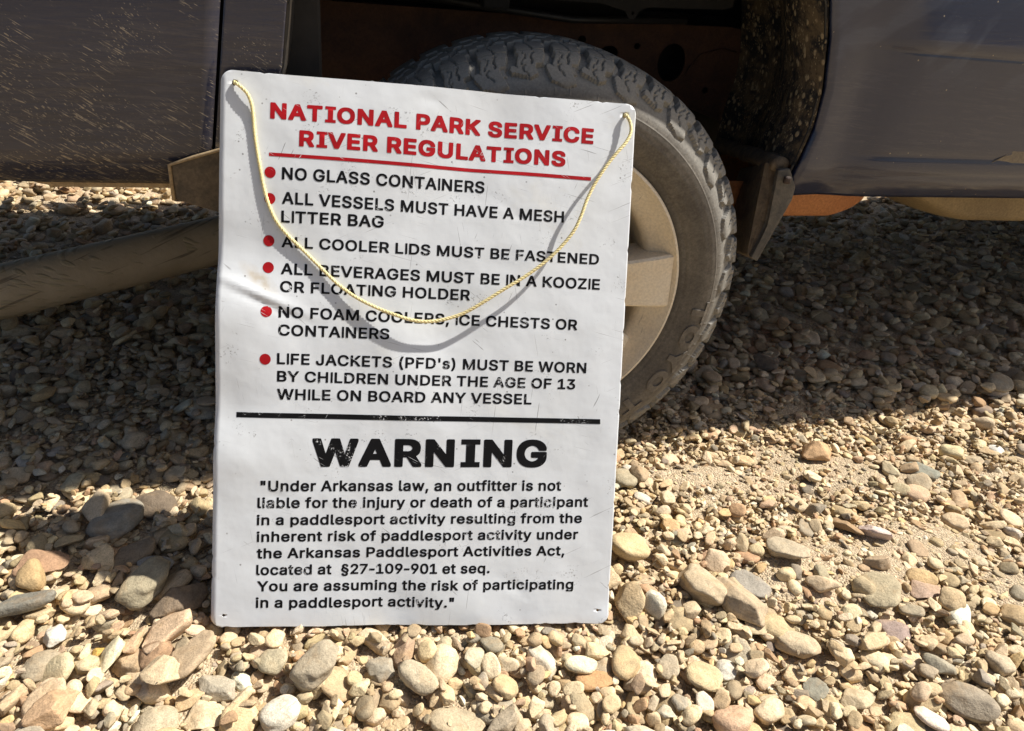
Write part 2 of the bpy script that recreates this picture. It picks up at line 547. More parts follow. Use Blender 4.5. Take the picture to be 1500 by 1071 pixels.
def mat_tyre():
    t = NT('dusty_rubber')
    oc = t.coord()
    n1 = t.noise(oc, 9, 5, 0.6)
    n2 = t.noise(oc, 130, 5, 0.7)
    y = sep(t, oc, 1)
    c = t.mix(t.ramp(n1, [(0.3, 0.0), (0.72, 1.0)]), (0.090, 0.080, 0.066), (0.165, 0.148, 0.120))
    c = t.mix(1.0, c, t.ramp(n2, [(0.3, 0.75), (0.7, 1.3)]), 'MULTIPLY')
    # rubbed tread ribs are greyer than the sidewall
    rad = t.n('ShaderNodeVectorMath', operation='LENGTH')
    mp = t.n('ShaderNodeMapping')
    mp.inputs['Scale'].default_value = (1, 0, 1)
    t.l(oc, mp.inputs['Vector'])
    t.l(mp.outputs[0], rad.inputs[0])
    k = t.ramp(t.math('DIVIDE', t.math('SUBTRACT', rad.outputs['Value'], 0.22), 0.16, True), [(0.0, 0.0), (0.60, 0.0), (0.72, 1.0)])
    c = t.mix(t.math('MULTIPLY', k, 0.7), c, (0.25, 0.24, 0.21))
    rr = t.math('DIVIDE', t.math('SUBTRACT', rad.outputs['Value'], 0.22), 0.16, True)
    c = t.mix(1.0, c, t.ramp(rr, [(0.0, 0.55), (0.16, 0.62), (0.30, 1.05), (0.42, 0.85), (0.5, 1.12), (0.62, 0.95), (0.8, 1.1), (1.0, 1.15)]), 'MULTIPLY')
    band = t.ramp(t.noise(t.coord((300, 300, 300)), 1, 2), [(0.4, 0.9), (0.6, 1.08)])
    c = t.mix(1.0, c, band, 'MULTIPLY')
    b = t.bump(n2, 0.35, 0.0015)
    return t.set(Base_Color=c, Roughness=0.72, Normal=b)


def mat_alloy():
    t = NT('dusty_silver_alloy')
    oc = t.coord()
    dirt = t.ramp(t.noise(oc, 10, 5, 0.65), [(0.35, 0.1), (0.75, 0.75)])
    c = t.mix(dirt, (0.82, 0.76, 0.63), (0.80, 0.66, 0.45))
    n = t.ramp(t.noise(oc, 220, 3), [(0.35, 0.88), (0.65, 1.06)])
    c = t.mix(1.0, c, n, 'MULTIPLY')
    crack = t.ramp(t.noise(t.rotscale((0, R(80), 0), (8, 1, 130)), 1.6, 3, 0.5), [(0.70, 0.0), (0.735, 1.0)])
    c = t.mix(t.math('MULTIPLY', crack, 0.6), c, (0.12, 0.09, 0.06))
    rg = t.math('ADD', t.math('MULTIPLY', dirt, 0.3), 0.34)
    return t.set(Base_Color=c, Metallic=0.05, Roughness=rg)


def mat_simple(name, col, rough=0.6, metal=0.0):
    t = NT(name)
    oc = t.coord()
    c = t.mix(1.0, col, t.ramp(t.noise(oc, 40, 4, 0.6), [(0.3, 0.75), (0.7, 1.25)]), 'MULTIPLY')
    return t.set(Base_Color=c, Roughness=rough, Metallic=metal, Normal=t.bump(t.noise(oc, 120, 3), 0.15, 0.002))


M = dict(flapmud=mat_rusty('mud_caked_rubber', (0.07, 0.052, 0.034), (0.21, 0.155, 0.095), 0.85, 35), flapedge=mat_rusty('scuffed_flap_edge', (0.045, 0.042, 0.038), (0.12, 0.105, 0.08), 0.6, 45), rubbed=mat_rusty('rubbed_rubber', (0.12, 0.108, 0.088), (0.18, 0.16, 0.13), 0.7, 30), pebble=mat_pebble(), ground=mat_ground(), sign=mat_sign(), rope=mat_rope(),
         red=mat_ink('red_print', (0.33, 0.006, 0.010), 0.68), black=mat_ink('black_print', (0.004, 0.004, 0.0045), 0.60),
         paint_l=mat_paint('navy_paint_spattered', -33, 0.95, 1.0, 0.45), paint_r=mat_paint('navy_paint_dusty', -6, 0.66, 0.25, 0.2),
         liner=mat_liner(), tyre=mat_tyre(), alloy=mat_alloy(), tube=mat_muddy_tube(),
         rail=mat_rusty('rusty_frame_steel', (0.050, 0.024, 0.014), (0.11, 0.05, 0.026)),
         orange=mat_rusty('orange_rust', (0.34, 0.13, 0.045), (0.44, 0.19, 0.07), 0.7, 8),
         tank=mat_rusty('olive_brown_dirt', (0.17, 0.125, 0.065), (0.25, 0.19, 0.10), 0.75, 7),
         trim=mat_rusty('dusty_trim', (0.15, 0.125, 0.09), (0.22, 0.18, 0.125), 0.7, 20),
         spat=mat_rusty('muddy_trim', (0.055, 0.042, 0.028), (0.15, 0.11, 0.065), 0.75, 40),
         flange=mat_rusty('muddy_flange', (0.22, 0.155, 0.085), (0.34, 0.25, 0.14), 0.85, 30),
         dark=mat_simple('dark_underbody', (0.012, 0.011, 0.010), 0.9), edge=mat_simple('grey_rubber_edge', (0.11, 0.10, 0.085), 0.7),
         black_plastic=mat_simple('black_plastic', (0.02, 0.02, 0.02), 0.5), glass=mat_simple('tinted_glass', (0.01, 0.012, 0.014), 0.08),
         iron=mat_simple('cast_iron', (0.05, 0.035, 0.028), 0.7, 0.4))

# ------------------------------------------------------------------ ground
X0, X1, Y0, Y1, CELL = -2.7, 2.7, 0.34, 4.4, 0.005


def gz(x, y):
    """the gravel bank slopes down to the right"""
    x = np.asarray(x, float)
    y = np.asarray(y, float)
    base = -0.085 * (np.clip(x, -3, 3) + 0.45)
    base = base + 0.012 * np.sin(x * 3.1 + 0.7) * np.sin(y * 2.3 + 1.1) * smooth(1.45, 2.2, y)
    base = base - 0.010 * smooth(0.95, 1.2, y) - 0.036 * np.exp(-((x - 0.06) / 0.20) ** 2 - ((y - 1.40) / 0.17) ** 2)
    return base - 0.012


def sand(x, y):
    """where the sand between the stones comes up to the surface"""
    x = np.asarray(x, float)
    y = np.asarray(y, float)
    m = np.zeros(np.broadcast(x, y).shape)
    for cx, cy, sx, sy in ((0.62, 0.98, 0.17, 0.075), (0.50, 0.93, 0.08, 0.05), (0.80, 1.06, 0.16, 0.08), (0.93, 0.93, 0.12, 0.10), (0.42, 1.22, 0.20, 0.06),
                           (0.75, 1.28, 0.25, 0.08), (1.25, 1.15, 0.2, 0.2), (-0.28, 1.05, 0.12, 0.05)):
        m = np.maximum(m, np.exp(-(((x - cx) / sx) ** 2 + ((y - cy) / sy) ** 2)))
    return np.clip(m * 1.4, 0, 1)


gx = np.concatenate([np.linspace(-70, -2.8, 18), np.linspace(-2.6, 2.6, 321), np.linspace(2.8, 70, 18)])
gy = np.concatenate([np.linspace(-70, -0.4, 18), np.linspace(-0.3, 4.5, 289), np.linspace(4.8, 70, 18)])
GX, GY = np.meshgrid(gx, gy, indexing='ij')
near = (np.abs(GX) < 3) & (GY > -1) & (GY < 5)
BUMPS = 0.0025 * np.sin(GX * 61 + 3 * np.sin(GY * 23)) * np.sin(GY * 57 + 2 * np.sin(GX * 31))
GZ = BUMPS * near + np.where(near, gz(GX, GY), gz(np.clip(GX, -3, 3), np.clip(GY, -1, 5)) * 1.0) - 0.012 + 0.024 * sand(GX, GY)
ground = obj_from('gravel_ground', np.stack([GX, GY, GZ], -1).reshape(-1, 3).tolist(), grid_faces(len(gx), len(gy)), M['ground'])
ground['kind'] = 'structure'


# ------------------------------------------------------------------ pebble shapes
def stone_mesh(name, seed, sub, kind):
    """unit stone, flat side up, semi-axes about 1, 0.74, 0.5"""
    rs = random.Random(seed)
    bm = bmesh.new()
    bmesh.ops.create_icosphere(bm, subdivisions=sub, radius=1)
    off = Vector((rs.uniform(-50, 50), rs.uniform(-50, 50), rs.uniform(-50, 50)))
    bx, cz = rs.uniform(0.56, 0.90), rs.uniform(0.34, 0.54)
    sq = rs.uniform(2.1, 2.9) if kind == 'round' else rs.uniform(2.2, 3.2)
    planes = []
    npl = {'round': 3, 'angular': 13, 'flat': 5}[kind]
    for _ in range(npl):
        d = Vector((rs.gauss(0, 1), rs.gauss(0, 1), rs.gauss(0, 1))).normalized()
        planes.append((d, rs.uniform(0.50, 0.80) if kind == 'angular' else rs.uniform(0.76, 0.93)))
    if kind == 'flat':
        cz *= 0.7
        planes.append((Vector((rs.uniform(-.15, .15), rs.uniform(-.15, .15), 1)).normalized(), 0.62))
    for v in bm.verts:
        p = v.co.copy()
        # towards a rounded box
        k = (abs(p.x) ** sq + abs(p.y) ** sq + abs(p.z) ** sq) ** (-1 / sq)
        p = p * k
        for d, h in planes:
            q = p.dot(d) - h
            if q > 0:
                p -= d * q * (0.97 if kind == 'angular' else 0.85)
        n1 = mnoise.noise(p * 1.1 + off)
        n2 = mnoise.noise(p * 2.6 + off)
        n3 = mnoise.noise(p * 6.5 + off)
        p *= 1 + (0.20 if kind == 'round' else 0.07) * n1 + (0.07 if kind != 'round' else 0.035) * n2 + (0.028 if kind != 'round' else 0.012) * n3
        v.co = Vector((p.x, p.y * bx, p.z * cz))
    lo = [min(v.co[i] for v in bm.verts) for i in range(3)]
    hi = [max(v.co[i] for v in bm.verts) for i in range(3)]
    for v in bm.verts:
        for i in range(3):
            v.co[i] -= (lo[i] + hi[i]) / 2
        v.co *= 2 / (hi[0] - lo[0])
    me = bpy.data.meshes.new(name)
    bm.to_mesh(me)
    bm.free()
    me.materials.append(M['pebble'])
    me.polygons.foreach_set('use_smooth', [True] * len(me.polygons))
    ext = (1.0, (hi[1] - lo[1]) / (hi[0] - lo[0]), (hi[2] - lo[2]) / (hi[0] - lo[0]))
    return me, ext


KINDS = ['round', 'angular', 'flat', 'angular', 'angular', 'round', 'angular', 'flat', 'angular', 'round', 'flat', 'angular'] * 3
NP = 30
hi_mesh, lo_mesh, EXT = [], [], []
for i in range(NP):
    me, ext = stone_mesh('pebble_shape', 100 + i, 4, KINDS[i])
    hi_mesh.append(me)
    me, _ = stone_mesh('pebble_shape_small', 100 + i, 3, KINDS[i])
    lo_mesh.append(me)
    EXT.append(ext)
EXT = np.array(EXT)

PAL = np.array([(0.56, 0.44, 0.265), (0.47, 0.365, 0.215), (0.64, 0.515, 0.33), (0.38, 0.305, 0.195), (0.33, 0.29, 0.22), (0.66, 0.56, 0.385),
                (0.43, 0.285, 0.165), (0.57, 0.41, 0.21), (0.42, 0.36, 0.25), (0.24, 0.20, 0.15), (0.67, 0.61, 0.475), (0.50, 0.36, 0.235), (0.60, 0.485, 0.32)])
PW = np.array([20, 18, 16, 9, 4, 8, 5, 3.5, 8, 2, 2.5, 4.5, 18], float)
PW /= PW.sum()

NX, NY = int((X1 - X0) / CELL), int((Y1 - Y0) / CELL)
cx_ = X0 + (np.arange(NX) + 0.5) * CELL
cy_ = Y0 + (np.arange(NY) + 0.5) * CELL
HM = gz(cx_[:, None], cy_[None, :]) - 0.014 + 0.024 * sand(cx_[:, None], cy_[None, :])
OWN = np.full((NX, NY), -1, int)
HERO_MASK = np.zeros((NX, NY), bool)

# sign plane (needed so that no pebble pokes through the sheet)
SX = Vector((0.9902, 0.0992, -0.0987)).normalized()
SY = Vector((0.0454, 0.4400, 0.8969))
SY = (SY - SX * SY.dot(SX)).normalized()
SN = SX.cross(SY)
ST = Vector((-0.4504, 0.7619, -0.0009))
sXn, sYn, sNn, sTn = (np.array(v) for v in (SX, SY, SN, ST))

st_pos, st_rot, st_scl, st_idx, st_col, st_size = [], [], [], [], [], []


def drop(x, y, a, idx, yaw, tx, ty, col, asp=(1.0, 1.0), sink=0.0, hero=False, limit=None):
    """let a stone come to rest on the height map"""
    e = EXT[idx]
    b, c = a * e[1] * asp[0], a * e[2] * asp[1]
    r = max(a, b)
    i0, i1 = int((x - r - X0) / CELL), int((x + r - X0) / CELL) + 1
    j0, j1 = int((y - r - Y0) / CELL), int((y + r - Y0) / CELL) + 1
    if i0 < 0 or j0 < 0 or i1 >= NX or j1 >= NY:
        return False
    dx = cx_[i0:i1, None] - x
    dy = cy_[None, j0:j1] - y
    ca, sa = math.cos(yaw), math.sin(yaw)
    q = ((dx * ca + dy * sa) / a) ** 2 + ((-dx * sa + dy * ca) / b) ** 2
    m = q < 1
    if not m.any():
        m = q <= q.min()
    patch = HM[i0:i1, j0:j1]
    if not hero and HERO_MASK[i0:i1, j0:j1][q < 0.85].any():
        return False
    tilt = math.sin(min(1.2, math.hypot(tx, ty)))
    ceff = c + (0.75 * a - c) * abs(tilt) * 0.7 if a * 0.75 > c else c
    sup = np.quantile(patch[m], 0.62)
    if limit is not None and sup - float(gz(x, y)) > limit:
        return False
    z = sup + ceff * (0.62 - sink)
    # keep off the sheet of the sign
    P = np.array([x, y, z]) - sTn
    lu, lv, ln = P @ sXn, P @ sYn, P @ sNn
    if -0.02 < lu < 0.63 and lv > -0.55 * r and abs(ln) < r * 0.8 + 0.004:
        return False
    # keep out of the tyre
    wx, wy, wz = x - 0.040, y - 1.43, z - 0.295
    if abs(wx) < 0.36 and abs(wy) < 0.14 + r * 0.5 and math.sqrt(wx * wx + wz * wz) < 0.43:
        return False
    new = np.where(m, z + ceff * np.sqrt(np.clip(1 - q, 0, 1)), -9)
    up = m & (new > patch)
    patch[up] = new[up]
    OWN[i0:i1, j0:j1][up] = len(st_pos)
    if hero:
        HERO_MASK[i0:i1, j0:j1][q < 0.9] = True
    st_pos.append((x, y, z))
    st_rot.append((tx, ty, yaw))
    st_scl.append((a, a * asp[0], a * asp[1]))
    st_idx.append(idx)
    st_col.append(col)
    st_size.append(a)
    return True


def rand_col(k=None):
    c = PAL[rng.choice(len(PAL), p=PW)] * np.array([0.98, 0.95, 0.92]) if k is None else np.array(k)
    return tuple(np.clip(np.minimum(c * rng.uniform(0.80, 1.18), 0.70) * (1 + rng.normal(0, 0.018, 3)), 0.03, 0.85))


def scatter(n, xr, yr, med, sig, lo, hi, tilt, limit=None, keep=None):
    xs = rng.uniform(*xr, n)
    ys = rng.uniform(*yr, n)
    A = np.clip(med * np.exp(rng.normal(0, sig, n)), lo, hi)
    for k in range(n):
        a = A[k]
        if keep is not None and not keep(xs[k], ys[k], a):
            continue
        idx = int(rng.integers(NP))
        drop(xs[k], ys[k], a, idx, rng.uniform(0, 6.283), rng.normal(0, tilt), rng.normal(0, tilt), rand_col(),
             (rng.uniform(0.8, 1.15), rng.uniform(0.75, 1.25)), limit=limit)


def patches(x, y):
    return mnoise.noise(Vector((x * 2.2 + 3.1, y * 2.6 + 9.7, 0.3)))


def keep_bed(x, y, a):
    return rng.random() > float(sand(x, y)) * 0.9


def keep_big(x, y, a):
    """the large stones thin out where fines show, right of the wheel and far right"""
    d = 1.0
    if x > 0.35 and y > 0.85:
        d = 0.45
    if x > 0.55 and y > 1.0:
        d = 0.30
    d *= 0.75 + 0.9 * patches(x, y)
    return rng.random() < d


def keep_mid(x, y, a):
    d = 0.9
    if x > 0.3 and 0.95 < y < 1.6:
        d = 0.5
    d -= 0.55 * float(sand(x, y))
    return rng.random() < d + 0.6 * patches(x, y)


VX = lambda y: 0.78 * y + 0.42
# layers: bed of small gravel, then the middle sizes, then the big ones, then fines in the gaps
scatter(11000, (-1.5, 1.6), (0.42, 1.9), 0.0085, 0.30, 0.005, 0.016, 0.2, keep=keep_bed)
scatter(7500, (-2.6, 2.6), (1.7, 4.3), 0.014, 0.30, 0.008, 0.026, 0.25)
scatter(150, (-1.1, 0.4), (0.45, 1.0), 0.029, 0.16, 0.022, 0.040, 0.25, limit=0.02)
scatter(950, (-1.45, 1.55), (0.42, 1.75), 0.0225, 0.25, 0.016, 0.040, 0.22, keep=keep_big, limit=0.016)
# the stones one can pick out by eye: x, y, semi-axes, heading, colour, shape number, flatness, label
TAN, OLIVE, GREY, BROWN = (0.47, 0.375, 0.245), (0.40, 0.335, 0.215), (0.31, 0.285, 0.235), (0.235, 0.175, 0.115)
HEROES = [
    (0.323, 0.909, 0.0529, 0.0293, -69, TAN, 9, .8, 'tall oval tan stone leaning beside the sign, left one of two big tan neighbours'),
    (0.379, 0.874, 0.0600, 0.0320, -55, (0.44, 0.34, 0.22), 3, .8, 'kidney shaped tan stone lying to the right of the tall oval one'),
    (0.413, 0.920, 0.0377, 0.0265, -49, (0.30, 0.27, 0.22), 2, .9, 'grey brown flat stone tucked behind the kidney shaped tan stone'),
    (0.500, 0.994, 0.0396, 0.0246, -30, (0.44, 0.365, 0.25), 2, .8, 'long flat tan stone at the near edge of the fine dirt patch'),
    (0.673, 1.326, 0.0380, 0.0330, 0, (0.50, 0.32, 0.17), 6, 1.4, 'orange tan block of stone beyond the dirt patch at the shadow edge'),
    (0.900, 1.294, 0.0382, 0.0242, -30, (0.25, 0.245, 0.19), 7, .8, 'dark grey green flat stone near the right edge by the shadow'),
    (0.639, 0.918, 0.0407, 0.0338, 67, OLIVE, 10, .7, 'broad round olive tan flat stone right of the fine dirt patch'),
    (0.687, 0.712, 0.0420, 0.0282, -30, (0.30, 0.25, 0.18), 0, .9, 'large smooth grey brown stone in the lower right corner'),
    (0.697, 1.069, 0.0312, 0.0175, -38, (0.62, 0.50, 0.44), 4, 1.1, 'pinkish white quartz stone lying in the dirt patch'),
    (0.457, 0.801, 0.0358, 0.0236, -25, TAN, 5, .9, 'lumpy tan stone below the kidney shaped stone'),
    (0.630, 0.839, 0.0291, 0.0206, -23, (0.33, 0.25, 0.21), 9, 1.0, 'purple brown smooth stone below the broad round olive one'),
    (0.287, 0.725, 0.0272, 0.0253, -24, (0.54, 0.42, 0.24), 10, .8, 'ochre flat stone near the bottom, right of the sign corner'),
    (0.328, 0.752, 0.0172, 0.0186, 0, (0.60, 0.56, 0.46), 0, 1.3, 'small pale speckled round stone behind the ochre flat stone'),
    (0.726, 0.931, 0.0288, 0.0217, 7, (0.46, 0.33, 0.24), 8, 1.0, 'angular pinkish tan stone beside the broad round olive one'),
    (0.460, 0.726, 0.0199, 0.0177, 36, (0.24, 0.225, 0.17), 2, .9, 'small dark olive grey flat stone at the lower right'),
    (0.518, 0.714, 0.0260, 0.0223, 24, (0.52, 0.43, 0.28), 4, 1.0, 'sandy tan angular stone right of the dark olive grey one'),
    (1.062, 1.367, 0.0247, 0.0200, 16, TAN, 3, 1.0, 'smooth tan oval stone at the right edge by the shadow'),
    (1.143, 1.414, 0.0210, 0.0200, 31, (0.58, 0.56, 0.50), 0, 1.2, 'pale grey white stone at the right edge behind the tan oval'),
    (-0.685, 0.983, 0.0520, 0.0380, 76, (0.30, 0.275, 0.22), 5, .9, 'large grey heart shaped stone in the shade left of the sign'),
    (-0.648, 1.038, 0.0370, 0.0330, -29, (0.17, 0.13, 0.09), 0, .9, 'dark brown round stone behind the grey heart shaped stone'),
    (-0.632, 0.905, 0.0432, 0.0262, 34, (0.31, 0.235, 0.15), 7, .9, 'long brown slab stone in the half shade left of the sign'),
    (-0.567, 0.826, 0.0467, 0.0275, 63, (0.34, 0.29, 0.19), 9, .9, 'upright olive tan oval stone left of the sign'),
    (-0.515, 0.813, 0.0404, 0.0360, 13, (0.22, 0.165, 0.11), 6, 1.1, 'dark brown pitted boulder close to the lower left of the sign'),
    (-0.668, 0.738, 0.0197, 0.0152, -66, (0.60, 0.56, 0.47), 3, 1.2, 'white egg shaped stone at the left, in the sun'),
    (-0.659, 0.688, 0.0250, 0.0240, 13, (0.34, 0.28, 0.19), 0, .9, 'round greyish brown stone near the left edge'),
    (-0.600, 0.722, 0.0118, 0.0117, 0, (0.58, 0.37, 0.10), 3, 1.3, 'small bright ochre yellow stone left of the sign'),
    (-0.455, 0.700, 0.0415, 0.0277, 65, (0.40, 0.30, 0.19), 7, .8, 'flat tan slab propped up just below the lower left corner of the sign'),
    (-0.481, 0.667, 0.0290, 0.0257, -46, (0.52, 0.40, 0.25), 4, 1.2, 'pitted tan rough stone left of the propped flat slab'),
    (-0.415, 0.672, 0.0330, 0.0184, -15, (0.40, 0.35, 0.26), 3, .8, 'long smooth grey tan stone below the propped flat slab'),
    (-0.273, 0.688, 0.0375, 0.0250, 46, (0.37, 0.31, 0.215), 9, .9, 'slanting grey tan oval stone below the sign, left of centre'),
    (-0.415, 0.631, 0.0293, 0.0239, 18, (0.56, 0.45, 0.29), 8, 1.2, 'angular sand coloured stone near the bottom left of centre'),
    (-0.473, 0.610, 0.0301, 0.0275, 24, (0.47, 0.39, 0.26), 0, 1.0, 'large smooth round tan stone cut by the bottom edge'),
    (-0.311, 0.629, 0.0275, 0.0250, 35, (0.60, 0.54, 0.42), 5, 1.1, 'pale cream stone at the bottom, left of the sign middle'),
    (-0.746, 0.858, 0.0395, 0.0255, 27, (0.34, 0.21, 0.125), 8, .9, 'reddish brown broken stone at the left edge'),
    (-0.584, 0.886, 0.0300, 0.0150, -4, (0.33, 0.315, 0.275), 10, .7, 'flat grey stone lying level between brown slab and olive oval'),
    (-0.728, 0.774, 0.0483, 0.0174, 16, (0.21, 0.195, 0.155), 7, .9, 'long dark grey stone at the left edge'),
    (-0.595, 0.606, 0.0341, 0.0243, 55, (0.50, 0.33, 0.19), 1, 1.0, 'orange tan angular stone in the bottom left corner'),
    (-0.076, 0.636, 0.0401, 0.0215, -7, (0.42, 0.34, 0.22), 10, .8, 'flat tan stone at the bottom below the middle of the sign'),
    (-0.193, 0.714, 0.0230, 0.0213, 0, (0.34, 0.30, 0.225), 3, 1.1, 'round greyish stone just below the sign edge'),
    (0.122, 0.711, 0.0293, 0.0186, 12, (0.45, 0.27, 0.13), 2, .9, 'rust orange flat stone below the right part of the sign'),
]
hero_ids = []
for (x, y, a, b, ang, col, idx, fl, lab) in HEROES:
    e = EXT[idx]
    if drop(x, y, a, idx, R(ang), rng.normal(0, .12), rng.normal(0, .10), col, (b / (a * e[1]), fl), sink=0.05, hero=True):
        hero_ids.append((len(st_pos) - 1, lab))
# then the middle sizes between the big ones, and last the fines that lie in the gaps
scatter(7000, (-1.45, 1.55), (0.42, 1.75), 0.0150, 0.28, 0.010, 0.026, 0.25, keep=keep_mid, limit=0.013)
scatter(5200, (-2.6, 2.6), (1.6, 4.3), 0.021, 0.28, 0.013, 0.038, 0.22, limit=0.030)
scatter(5000, (-2.6, 2.6), (1.6, 4.0), 0.0145, 0.25, 0.009, 0.022, 0.25, limit=0.030)
scatter(9000, (-1.45, 1.55), (0.42, 1.75), 0.0105, 0.28, 0.007, 0.017, 0.3, keep=keep_mid, limit=0.013)
scatter(9000, (-1.4, 1.5), (0.42, 1.6), 0.0062, 0.30, 0.0035, 0.010, 0.35, limit=0.011)
scatter(5000, (0.2, 1.4), (0.8, 1.5), 0.0052, 0.35, 0.003, 0.009, 0.35, limit=0.010)

st_pos, st_rot, st_scl = np.array(st_pos), np.array(st_rot), np.array(st_scl)
st_idx, st_col, st_size = np.array(st_idx), np.array(st_col), np.array(st_size)
NS = len(st_pos)
# how large each stone shows in the photograph
cells = np.bincount(OWN[OWN >= 0], minlength=NS)
dc = st_pos - np.array([0, 0, CAM_H])
zc = dc @ np.array([0, math.cos(R(30)), -math.sin(R(30))])
px_x = 750 + 1083 * dc[:, 0] / zc
px_y = 535.5 - 1083 * (dc @ np.array([0, math.sin(R(30)), math.cos(R(30))])) / zc
vis = cells * CELL * CELL * (1083 / zc) ** 2 * 0.75
inside = (px_x > 0) & (px_x < 1500) & (px_y > 0) & (px_y < 1071)
covered = (px_x > 312) & (px_x < 905) & (px_y < 908) | (px_y < 300) | ((px_x < 1060) & (px_x > 850) & (px_y < 560))
vis = np.where(inside & ~covered, vis, 0)
hero_set = {h for h, _ in hero_ids}
order = [i for i in np.argsort(-vis) if i not in hero_set]
top = order[:296]
single = set(int(i) for i in top)


def place_stone(name, i, parent):
    o = bpy.data.objects.new(name, (hi_mesh if name == 'stone' else lo_mesh)[st_idx[i]])
    o.location = st_pos[i]
    o.rotation_euler = st_rot[i]
    o.scale = st_scl[i]
    o['stone_color'] = [float(v) for v in st_col[i]]
    return link(o, parent)


for i in top:
    place_stone('pebble', int(i), ground)
for i, lab in hero_ids:
    o = place_stone('stone', i, None)
    o['label'] = lab
    o['category'] = 'stone'
    o['group'] = 'larger stones lying on the gravel'

# the uncountable rest: one point mesh, a stone set on each point by geometry nodes
rest = np.array([i for i in range(NS) if i not in single and i not in hero_set])
me = bpy.data.meshes.new('small_gravel')
me.vertices.add(len(rest))
me.vertices.foreach_set('co', st_pos[rest].astype(np.float32).ravel())
for nm, typ, arr in (('rot', 'FLOAT_VECTOR', st_rot), ('scl', 'FLOAT_VECTOR', st_scl), ('stone_color', 'FLOAT_VECTOR', st_col)):
    at = me.attributes.new(nm, typ, 'POINT')
    at.data.foreach_set('vector', arr[rest].astype(np.float32).ravel())
at = me.attributes.new('pick', 'INT', 'POINT')
at.data.foreach_set('value', st_idx[rest].astype(np.int32))
me.materials.append(M['pebble'])
gravel = link(bpy.data.objects.new('small_gravel', me), ground)
gravel['kind'] = 'stuff'
shapes = bpy.data.collections.new('pebble_shapes')
for i in range(NP):
    shapes.objects.link(bpy.data.objects.new('shape_%02d' % i, lo_mesh[i]))
ng = bpy.data.node_groups.new('scatter_gravel', 'GeometryNodeTree')
ng.interface.new_socket('Geometry', in_out='INPUT', socket_type='NodeSocketGeometry')
ng.interface.new_socket('Geometry', in_out='OUTPUT', socket_type='NodeSocketGeometry')
gi, go = ng.nodes.new('NodeGroupInput'), ng.nodes.new('NodeGroupOutput')
ci = ng.nodes.new('GeometryNodeCollectionInfo')
ci.inputs['Collection'].default_value = shapes
ci.inputs['Separate Children'].default_value = True
ci.inputs['Reset Children'].default_value = True
ip = ng.nodes.new('GeometryNodeInstanceOnPoints')
ip.inputs['Pick Instance'].default_value = True


def named(nm, typ):
    nd = ng.nodes.new('GeometryNodeInputNamedAttribute')
    nd.data_type = typ
    nd.inputs['Name'].default_value = nm
    return nd.outputs['Attribute']


e2r = ng.nodes.new('FunctionNodeEulerToRotation')
ng.links.new(named('rot', 'FLOAT_VECTOR'), e2r.inputs[0])
ng.links.new(gi.outputs[0], ip.inputs['Points'])
ng.links.new(ci.outputs[0], ip.inputs['Instance'])
ng.links.new(named('pick', 'INT'), ip.inputs['Instance Index'])
ng.links.new(e2r.outputs[0], ip.inputs['Rotation'])
ng.links.new(named('scl', 'FLOAT_VECTOR'), ip.inputs['Scale'])
ng.links.new(ip.outputs[0], go.inputs[0])
md = gravel.modifiers.new('scatter', 'NODES')
md.node_group = ng

# ------------------------------------------------------------------ the truck
truck = bpy.data.objects.new('pickup_truck', None)
truck.location = (0.05, 1.3, 0)
C.objects.link(truck)
truck['label'] = 'muddy dark navy pickup truck with its front wheel behind the sign'
truck['category'] = 'pickup truck'
# the truck stands on the sloping bank, turned a little so that its right end is farther away
_c = Vector((0, 0, CAM_H))
GROW = Matrix.Translation(_c) @ Matrix.Scale(1.078, 4) @ Matrix.Translation(-_c)
_p = GROW @ Vector((0.062, 1.20, 0.373))
TURN = Matrix.Translation(_p) @ Matrix.Rotation(R(5.6), 4, 'Y') @ Matrix.Rotation(R(16), 4, 'Z') @ Matrix.Translation(-_p)
MT = TURN @ GROW
T0 = Matrix.Translation((0.05, 1.3, 0))
truck.matrix_world = MT @ T0
TINV = T0.inverted()
KEEP = (MT @ T0).inverted() @ GROW


def tp(o, keep=False):
    """make o a part of the truck; keep: it runs square across the well, not along the body side"""
    o.parent = truck
    o.matrix_parent_inverse = KEEP if keep else TINV
    return o


def fender_y(x, z, side):
    """outer skin of the body: y for a point x, z"""
    y = 1.202
    y += 0.055 * smooth(0.60, 0.50, z) ** 1.5 * (1.35 if side < 0 else 0.8)
    y += 0.035 * smooth(1.0, 1.25, z) ** 2
    if side > 0:
        # character line: the upper door stands a little proud and leans back above it
        y -= 0.008 * smooth(0.785, 0.795, z) * smooth(0.57, 0.68, x)
        y += 0.10 * np.clip(z - 0.797, 0, 9) * smooth(0.57, 0.68, x)
        y += 0.004 * np.exp(-((z - 0.605) / 0.010) ** 2) * smooth(0.60, 0.68, x)
        y += 0.003 * np.exp(-((z - 0.572) / 0.006) ** 2) * smooth(0.56, 0.60, x)
        y += 0.012 * np.exp(-((x - 0.60) / 0.05) ** 2) * smooth(0.9, 0.7, z)
    else:
        y += 0.55 * np.clip(-0.66 - x, 0, 9) ** 2
        y += 0.04 * np.clip(z - 0.70, 0, 9)
    return y


def lip_x(z, side):
    if side > 0:
        zs = [0.50, 0.526, 0.580, 0.646, 0.714, 0.788, 0.848, 0.895, 0.925, 0.940, 0.950]
        xs = [0.502, 0.502, 0.506, 0.518, 0.516, 0.499, 0.478, 0.43, 0.34, 0.22, 0.08]
    else:
        zs = [0.50, 0.53, 0.58, 0.64, 0.699, 0.784, 0.86, 0.91, 0.935, 0.95]
        xs = [-0.48, -0.46, -0.425, -0.39, -0.366, -0.355, -0.315, -0.23, -0.11, 0.08]
    return np.interp(z, zs, xs)


